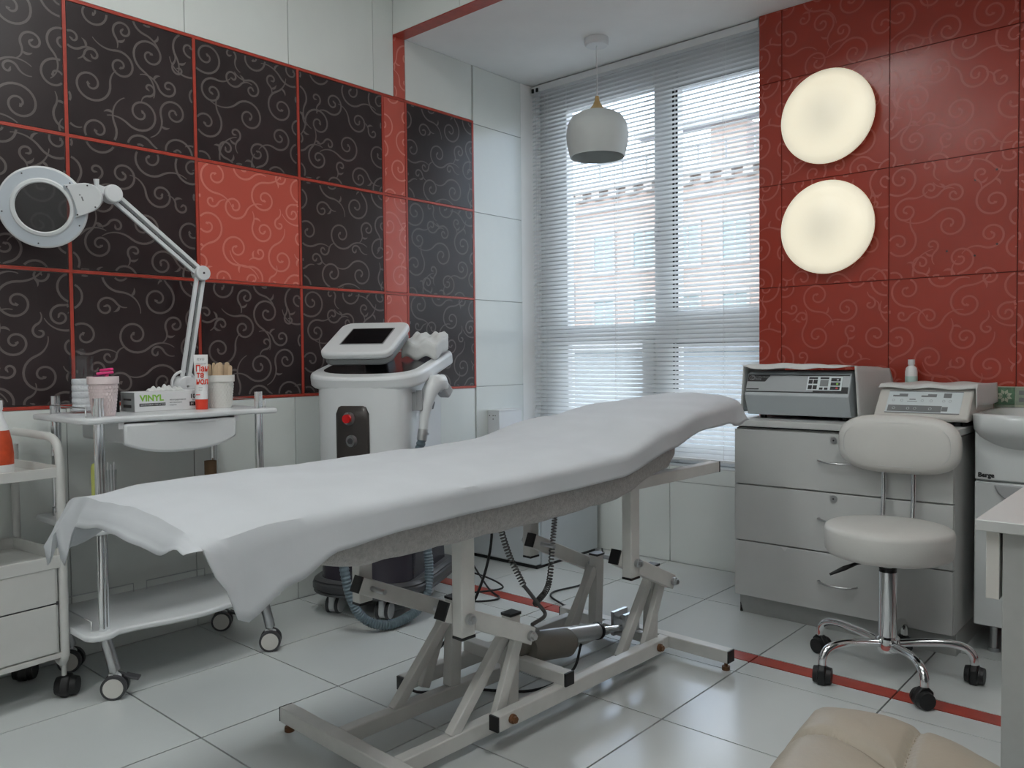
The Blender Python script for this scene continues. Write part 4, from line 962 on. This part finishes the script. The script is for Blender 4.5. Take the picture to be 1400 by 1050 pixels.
def weave_cup(name, label, mt, loc, r0, r1, h, n=26, rows=9):
    t = thing(name, label, 'cup', loc)
    part('cup_wall', mt, t, lambda m_: m_.lathe([(0, 0), (r0, 0), (r1, h), (r1 - .002, h), (r0 - .002, .004), (0, .004)], 40), smooth=40)
    part('rim', mt, t, lambda m_: m_.lathe([(r1 - .0005, h - .022), (r1 + .002, h - .021), (r1 + .002, h + .001), (r1 - .002, h + .001), (r1 - .002, h - .01)], 40, cap=False), smooth=40)
    mb = MB()
    for j in range(rows):
        z0_ = .006 + (h - .032) / rows * j; dz = (h - .032) / rows
        for k in range(n):
            if (j % 2) == 0: a0 = 2 * PI * k / n
            else: a0 = 2 * PI * (k + .5) / n
            a1 = a0 + 2 * PI / n * .82; rr_ = r0 + (r1 - r0) * (z0_ + dz / 2) / h + .0020
            q = []
            for (aa, z_, d_) in ((a0, z0_, 0), (a1, z0_, 0), (a1, z0_ + dz * .78, 0), (a0, z0_ + dz * .78, 0)): q.append((rr_ * math.cos(aa), rr_ * math.sin(aa), z_))
            q2 = [(x * (rr_ - .0014) / rr_, y * (rr_ - .0014) / rr_, z_) for x, y, z_ in q]
            mb.add(q + q2, [(0, 1, 2, 3), (0, 4, 5, 1), (1, 5, 6, 2), (2, 6, 7, 3), (3, 7, 4, 0)])
    o = mb.build('weave', mt, t); o['kind'] = 'stuff'; return t
weave_cup('woven_cup', 'white basket weave cup of pink razors on the trolley corner', 'cupp', (.362, -2.432, TZ), .031, .042, .118)
for i, (dx, dy, rz, mt, dz) in enumerate(((-.008, .020, .35, 'pink', .131), (.012, .004, 1.3, 'pink', .121), (.0, -.020, 2.2, 'plum', .111))):
    r_ = thing('razor', ('pink disposable razor with its head above the woven cup' if mt == 'pink' else 'dark plum disposable razor standing in the woven cup'), 'razor', (.362 + dx * .6, -2.432 + dy * .6, TZ + .006), rz, 'razors in the woven cup')
    part('handle', mt, r_, lambda m_: m_.cyl((0, 0, 0), (dx * .3, dy * .3, dz - .004), .004, n=8), smooth=40)
    part('head', mt, r_, lambda m_: m_.beam((-.022, 0, dz), (.024, 0, dz + .004), .012, .008), bevel=.002)
weave_cup('woven_cup', 'white basket weave cup holding wooden spatulas on the trolley', 'cup', (.285, -2.012, TZ), .036, .0465, .112)
for k in range(11):
    a = -1.2 + .42 * k; x, y = .285 + .020 * math.cos(a * 1.7), -2.012 - .028 + .056 * k / 10
    mb = MB(); h = .146 + .006 * math.sin(k * 2.3); tx, ty = .006 * math.cos(k), .02 * (k / 10 - .5)
    pr = [(-.0085, 0), (.0085, 0)] + [(.0085 * math.cos(q * PI / 6), h - .0085 + .0085 * math.sin(q * PI / 6)) for q in range(7)]
    mb.prism(pr, -.0009, .0009, lambda p, q, d: (d + tx * q / h, p + ty * q / h, q))
    s_ = mb.build('wooden_spatula', 'wood', None); s_.location = (x, y, TZ + .006); s_.rotation_euler = (0, 0, .5 * math.sin(k * 1.9))
    tag(s_, 'pale wooden spatula standing in the white woven cup', 'spatula', 'wooden spatulas in the cup')
# glove box
BXR = math.radians(89)
t = thing('glove_box', 'white VINYL glove box with a glove pulled out of its top', 'glove box', (.220, -2.178, TZ), BXR)
W2, D2, H2 = .122, .055, .063
part('carton', 'box', t, lambda m_: m_.bx(-W2, W2, -D2, D2, 0, H2), bevel=.001)
part('end_print', 'boxs', t, lambda m_: m_.bx(-W2 - .0006, -W2 - .0001, -D2 + .001, D2 - .003, .001, H2 - .001))
fpg = lambda x, z: page((x, -D2 - .0004, z), (1, 0, 0), (0, 0, 1))
text('VINYL', .0275, 'green', t, fpg(-.105, .034), bold=.0010, squeeze=1.02)
part('black_bar', 'ink', t, lambda m_: m_.bx(-.107, -.022, -D2 - .0005, -D2, .017, .0265)); text('ВИНИЛОВЫЕ ПЕРЧАТКИ', .0072, 'box', t, page((-.104, -D2 - .0008, .0192), (1, 0, 0), (0, 0, 1)), squeeze=.92)
text('неопудренные', .0078, 'greyink', t, fpg(-.008, .033)); text('нестерильные', .006, 'greyink', t, fpg(-.008, .024)); text('гладкие', .006, 'greyink', t, fpg(-.008, .016))
text('100', .019, 'ink', t, fpg(.062, .038), bold=.0007); text('ШТУК', .006, 'ink', t, fpg(.070, .030)); part('size_bar', 'ink', t, lambda m_: m_.bx(.060, .105, -D2 - .0005, -D2, .012, .026)); text('M', .012, 'box', t, page((.064, -D2 - .0008, .0145), (1, 0, 0), (0, 0, 1)))
for z_, h_ in ((.036, .006), (.012, .010)): part('end_bar', 'ink', t, lambda m_: m_.bx(-W2 - .0010, -W2 - .0005, -.03, .03, z_, z_ + h_))
gl = MB(); gl.grid(lambda u, v: (-.06 + .12 * u, -.022 + .035 * v, .0005 + .024 * math.sin(PI * min(1, max(0, v))) * (.65 + .35 * math.sin(13 * u + 2) * math.sin(29 * u)) * math.sin(PI * u) ** .4), 40, 8)
gl.v = [tuple(WM[t.name] @ (Vector(p) + Vector((0, 0, H2)))) for p in gl.v]
tag(gl.build('vinyl_glove', 'cloth', None, smooth=40, origin=tuple(WM[t.name] @ Vector((0, 0, H2))), solid=.0008), 'crumpled white vinyl glove sticking out of the glove box', 'glove')
# cream tube
t = thing('cream_tube', 'white cream tube with red Cyrillic lettering and red cap, on the trolley', 'tube', (.315, -2.096, TZ), math.radians(52))
def tb(m_):
    n = 24; rows__ = 10
    for j in range(rows__ + 1):
        v = j / rows__; z = .034 + .150 * v; rx = .0195 + .0035 * v; ry = .0185 * (1 - v) + .0012 * v
        for k in range(n): a = 2 * PI * k / n; m_.v.append((rx * math.cos(a), ry * math.sin(a), z))
    for j in range(rows__):
        for k in range(n): m_.f.append((j * n + k, j * n + (k + 1) % n, (j + 1) * n + (k + 1) % n, (j + 1) * n + k))
    m_.f += [tuple(range(n)), tuple(rows__ * n + k for k in range(n))]
part('tube_body', 'tubew', t, tb, smooth=60); part('cap', 'redink', t, lambda m_: m_.lathe([(0, 0), (.019, 0), (.0205, .033), (0, .036)], 28), smooth=40)
def tpg(x, z): v = (z - .034) / .15; yf = -(.0185 * (1 - v) + .0012 * v) * .97 - .0012; return page((x, yf - .0006, z), (1, 0, 0), (0, .117, 1))
text('Пан', .029, 'redink', t, tpg(-.016, .128), squeeze=.78, bold=.0008); text('те', .029, 'redink', t, tpg(-.012, .107), squeeze=.78, bold=.0008); text('нол', .029, 'redink', t, tpg(-.014, .085), squeeze=.78, bold=.0008)
text('evo', .017, 'lgrey', t, tpg(-.012, .165)); text('УНИВЕРСАЛЬНЫЙ', .0042, 'greyink', t, tpg(-.016, .152), squeeze=.9)
text('крем', .005, 'greyink', t, tpg(-.006, .072)); text('46 мл', .0045, 'greyink', t, tpg(-.006, .064)); part('brown_line', 'redink', t, lambda m_: m_.bx(-.014, -.001, -.0200, -.0180, .048, .051))
t = thing('dropper_bottle', 'small dark bottle with silver cap behind the woven cup', 'bottle', (.20, -2.335, TZ))
part('bottle_body', 'black', t, lambda m_: m_.lathe([(0, 0), (.016, 0), (.016, .05), (.008, .06), (0, .06)], 20), smooth=40); part('cap', 'satin', t, lambda m_: m_.lathe([(0, .06), (.011, .06), (.010, .082), (0, .082)], 18), smooth=40)
# things on the middle shelf
MZ = .5155
t = thing('squeeze_tube', 'slim yellow green tube standing on the middle trolley shelf', 'tube', (.30, -2.44, MZ)); part('tube_body', 'yell', t, lambda m_: m_.lathe([(0, .05), (.0095, .05), (.010, .16), (.007, .172), (0, .176)], 16), smooth=40); part('cap', 'pvc', t, lambda m_: m_.lathe([(0, 0), (.010, 0), (.010, .05), (0, .05)], 16), smooth=40)
t = thing('brush_packet', 'clear packet of white applicator brushes on the middle trolley shelf', 'packet', (.30, -2.395, MZ))
for k in range(4): part('brush', 'pvc', t, lambda m_: m_.cyl((.004 * (k - 1.5), .005 * (k - 1.5), 0), (.006 * (k - 1.5), .007 * (k - 1.5), .165 + .008 * (k % 2)), .003, n=8), smooth=40)
part('film', 'bag', t, lambda m_: m_.lathe([(.014, 0), (.017, .08), (.020, .15)], 16, cap=False), smooth=60)
tag(MB().lathe([(.017, 0), (.021, 0), (.021, .125), (.017, .125), (.017, 0)], 28, o=(.155, -1.985, MZ)).build('cardboard_tube', 'cardb', None, smooth=40, origin=(.155, -1.985, MZ)), 'brown cardboard tube standing on the middle trolley shelf', 'tube')

# ================================================================== MAGNIFIER LAMP
t = thing('magnifier_lamp', 'white magnifier lamp with ring head on a jointed spring arm', 'lamp', (.10, -2.06, .80)); P = dict(parent=t, world=True)
LX = .115
J0, J1, J2 = Vector((LX, -2.056, .912)), Vector((LX, -1.985, 1.318)), Vector((LX + .01, -2.296, 1.556))
MB().bx(.052, .135, -2.085, -2.03, .8385, .852).bx(.052, .135, -2.085, -2.03, .78, .8195).bx(.044, .052, -2.085, -2.03, .78, .852).build('clamp', 'pvc', bevel=.003, **P)
MB().cyl((LX - .03, -2.056, .848), (LX - .03, -2.056, .90), .012, n=16).build('pivot_post', 'pvc', smooth=40, **P)
MB().tube([(LX - .005 , J0.y + .043 * math.cos(a), J0.z + .010 + .043 * math.sin(a)) for a in [math.radians(-60 + 300 * k / 20) for k in range(21)]], .005, 8).build('joint_bracket', 'pvc', smooth=60, **P)
MB().cyl(J0 + Vector((-.034, 0, 0)), J0 + Vector((.026, 0, 0)), .036, n=28).build('lower_joint', 'pvc', bevel=.003, **P)
def arm(a, b, off):
    d = (b - a).normalized(); n_ = d.cross(Vector((1, 0, 0))).normalized()
    for s in (-1, 1): MB().beam(a + n_ * s * off, b + n_ * s * off, .012, .013, up=n_).build('arm_bar', 'plast', bevel=.002, **P)
    MB().cyl(a + n_ * .002, b + n_ * .002, .004, n=8).build('spring', 'mgrey', smooth=40, **P)
arm(J0, J1, .0125); arm(J1, J2, .0125)
MB().cyl(J1 + Vector((-.022, 0, 0)), J1 + Vector((.024, 0, 0)), .0265, n=28).build('elbow_joint', 'plast', bevel=.003, **P)
MB().cyl(J1 + Vector((.024, 0, 0)), J1 + Vector((.026, 0, 0)), .004, n=10).build('bolt', 'dgrey', **P); MB().cyl(J0 + Vector((.026, 0, 0)), J0 + Vector((.028, 0, 0)), .004, n=10).build('bolt', 'satin', **P)
MB().cyl(J2 + Vector((-.02, 0, 0)), J2 + Vector((.024, 0, 0)), .030, n=24).beam(J2 + Vector((0, -.02, .004)), J2 + Vector((0, -.055, .012)), .03, .03).build('upper_joint', 'plast', bevel=.005, **P)
MB().tube([J2 + Vector((.01, -.045, -.012)), J2 + Vector((.012, -.05, .012)), J2 + Vector((.014, -.052, .04))], [.008, .006, .009], 10).beam(J2 + Vector((.016, -.075, .008)), J2 + Vector((.016, -.035, .002)), .012, .02).build('thumb_knob', 'plast', smooth=60, **P)
MB().tube([J2 + Vector((0, -.05, .006)), J2 + Vector((.005, -.085, -.002))], .006, 10).build('head_pin', 'satin', smooth=40, **P)
# ring head: frame with local z towards the viewer of the underside
HC = Vector((LX + .02, -2.508, 1.484)); nz_ = Vector((.86, -.46, -.20)).normalized(); tx_ = (Vector((LX + .02, -2.372, 1.534)) - HC); tx_ = (tx_ - nz_ * tx_.dot(nz_)).normalized(); ty_ = nz_.cross(tx_)
HF = Matrix((tx_, ty_, nz_)).transposed().to_4x4(); HF.translation = HC
part_w = lambda name, mt, mb, par=t, **kw: mb.build(name, mt, par, world=True, **kw)
Ro = .125
hd = part_w('ring_housing', 'plast', MB().lathe([(.082, -.03), (.11, -.030), (Ro - .002, -.022), (Ro, -.012), (Ro, -.002), (Ro - .004, .001), (.090, .004), (.086, .009), (.078, .010), (.075, .004), (.080, -.022), (.082, -.03)], 64, fr=HF), smooth=35)
part_w('diffuser_ring', mat('pale_blue_diffuser', (.56, .61, .66), .35, var=.02), MB().lathe([(.0895, .0042), (.1195, .0022), (.1195, .0012), (.0895, .0030), (.0895, .0042)], 64, fr=HF), hd, smooth=35)
part_w('lens', 'lens', MB().lathe([(0, -.001), (.074, -.001), (.0745, .003), (0, .003)], 48, fr=HF), hd)
for k in range(5):
    a = math.radians(100 + 72 * k); p = HF @ Vector((.112 * math.cos(a), .112 * math.sin(a), .003)); MB().cyl(p, p + nz_ * .0022, .0024, n=8).build('screw', 'dgrey', hd, world=True)
pp = [(.078, -.056), (.088, -.040), (.0925, -.02), (.094, 0), (.0925, .02), (.088, .040), (.078, .056), (.105, .052)] + [(.125 + .043 * math.cos(a), .043 * math.sin(a)) for a in [math.radians(80 - 160 * k / 14) for k in range(15)]] + [(.105, -.052)]
pp = [(.080, -.052), (.0895, -.034), (.0925, 0), (.0895, .034), (.080, .052)] + [(.122 + .052 * math.cos(a), .046 * math.sin(a)) for a in [math.radians(85 - 170 * k / 14) for k in range(15)]]
hp_ = part_w('head_plate', 'plast', MB().prism(pp, -.02, .014, lambda a, b, h: tuple(HF @ Vector((a, b, h)))), bevel=.002)
for a, b in ((.088, .044), (.088, -.044), (.145, .034), (.145, -.034)): p = HF @ Vector((a, b, .0135)); MB().cyl(p, p + nz_ * .002, .0026, n=8).build('screw', 'dgrey', hp_, world=True)
p = HF @ Vector((.115, .012, .0135)); MB().cyl(p, p + nz_ * .0015, .0025, n=8).build('switch_mark', 'mgrey', hp_, world=True); p = HF @ Vector((.118, -.008, .0138)); MB().beam(p, p + ty_ * .014, .004, .001, up=nz_).build('switch_mark', 'mgrey', hp_, world=True)

# ================================================================== WHITE CART AT THE LEFT EDGE
t = thing('drawer_cart', 'white metal cart with two drawers beside the trolley', 'cart', (.322, -2.545, 0), math.radians(5.5))
CL = -.46; CD = -.30
for yy in (0, CL):
    part('side_frame', 'steel', t, lambda m_: m_.tube(spline([(0, yy, .125), (0, yy, .14)], 2)[:1] + [(0, yy, .13), (0, yy, .40), (0, yy, .70)] + spline([(0, yy, .70), (-.008, yy, .745), (-.03, yy, .770), (-.07, yy, .780)], 5)[1:] + [(CD + .02, yy, .784), (CD, yy, .784)], .0125, 12), smooth=60)
    part('rear_post', 'steel', t, lambda m_: m_.cyl((CD - .0, yy, .10), (CD, yy, .744), .0115, n=14), smooth=40)
    part('foot_bar', 'steel', t, lambda m_: m_.tube(spline([(0, yy, .16), (-.005, yy, .12), (-.02, yy, .105), (-.04, yy, .11), (-.10, yy, .135), (CD + .03, yy, .135), (CD, yy, .11)], 5), .0115, 12), smooth=60)
for z in (.68,):
    part('shelf', 'steel', t, lambda m_: m_.bx(CD, .0, CL, -.004, z - .012, z - .006).bx(-.006, .004, CL, -.004, z - .018, z + .012).bx(CD, CD + .008, CL, -.004, z - .012, z + .018).bx(CD, .0, -.012, -.004, z - .012, z + .018), bevel=.0015)
part('tray', 'steel', t, lambda m_: m_.bx(CD, .0, CL, -.006, .405, .415).bx(-.006, .006, CL, -.006, .395, .432).bx(CD, .0, -.014, -.006, .405, .45).bx(CD, CD + .008, CL, -.006, .405, .45), bevel=.0015)
part('carcass', 'steel', t, lambda m_: m_.bx(CD, -.004, CL + .012, -.014, .13, .404), bevel=.002)
part('base_rim', 'steel', t, lambda m_: m_.bx(CD, .002, CL, -.006, .125, .142), bevel=.002)
for z0_, z1_ in ((.146, .288), (.292, .396)): part('drawer', 'steel', t, lambda m_: m_.bx(-.006, .004, CL + .012, -.022, z0_, z1_), bevel=.002)
part('painted_gap_shade', 'dgrey', t, lambda m_: m_.bx(-.005, .0, CL + .012, -.014, .285, .295))  # dark grey strip painted in as the shade between the drawers
for x, y in ((-.018, 0), (-.018, CL), (CD + .05, -.02), (CD + .05, CL)):
    ca_ = part('caster', 'black', t, lambda m_: m_.prism([(-.026, .0), (-.028, .045), (-.008, .066), (.018, .062), (.033, .042), (.036, .018), (.026, .003)], -.014, .014, lambda p, q, h: (x + .7 * p - .7 * h, y - .7 * p - .7 * h + .012, q + .001)), bevel=.005)
    for s in (-1, 1): part('wheel', 'black', ca_, lambda m_: m_.cyl((x - .7 * s * .014, y - .7 * s * .014 + .012, .030), (x - .7 * s * .030, y - .7 * s * .030 + .012, .030), .030, .026, 20), smooth=40)
    part('stem', 'steel', ca_, lambda m_: m_.cyl((x, y + .004, .05), (x, y + .004, .125), .0075, n=10), smooth=40)
t = thing('spray_bottle', 'white bottle with orange red label on the cart', 'bottle', (.205, -2.672, .676))
part('bottle_body', 'tubew', t, lambda m_: m_.lathe([(0, 0), (.038, 0), (.041, .008), (.041, .06), (.036, .10), (.028, .14), (.018, .165), (.014, .19), (0, .19)], 28), smooth=50)
part('label', 'orange', t, lambda m_: m_.lathe([(.0414, .028), (.0416, .06), (.0375, .095), (.031, .128)], 28), smooth=50); part('cap', 'pvc', t, lambda m_: m_.lathe([(0, .188), (.017, .188), (.016, .215), (0, .215)], 20), smooth=40)
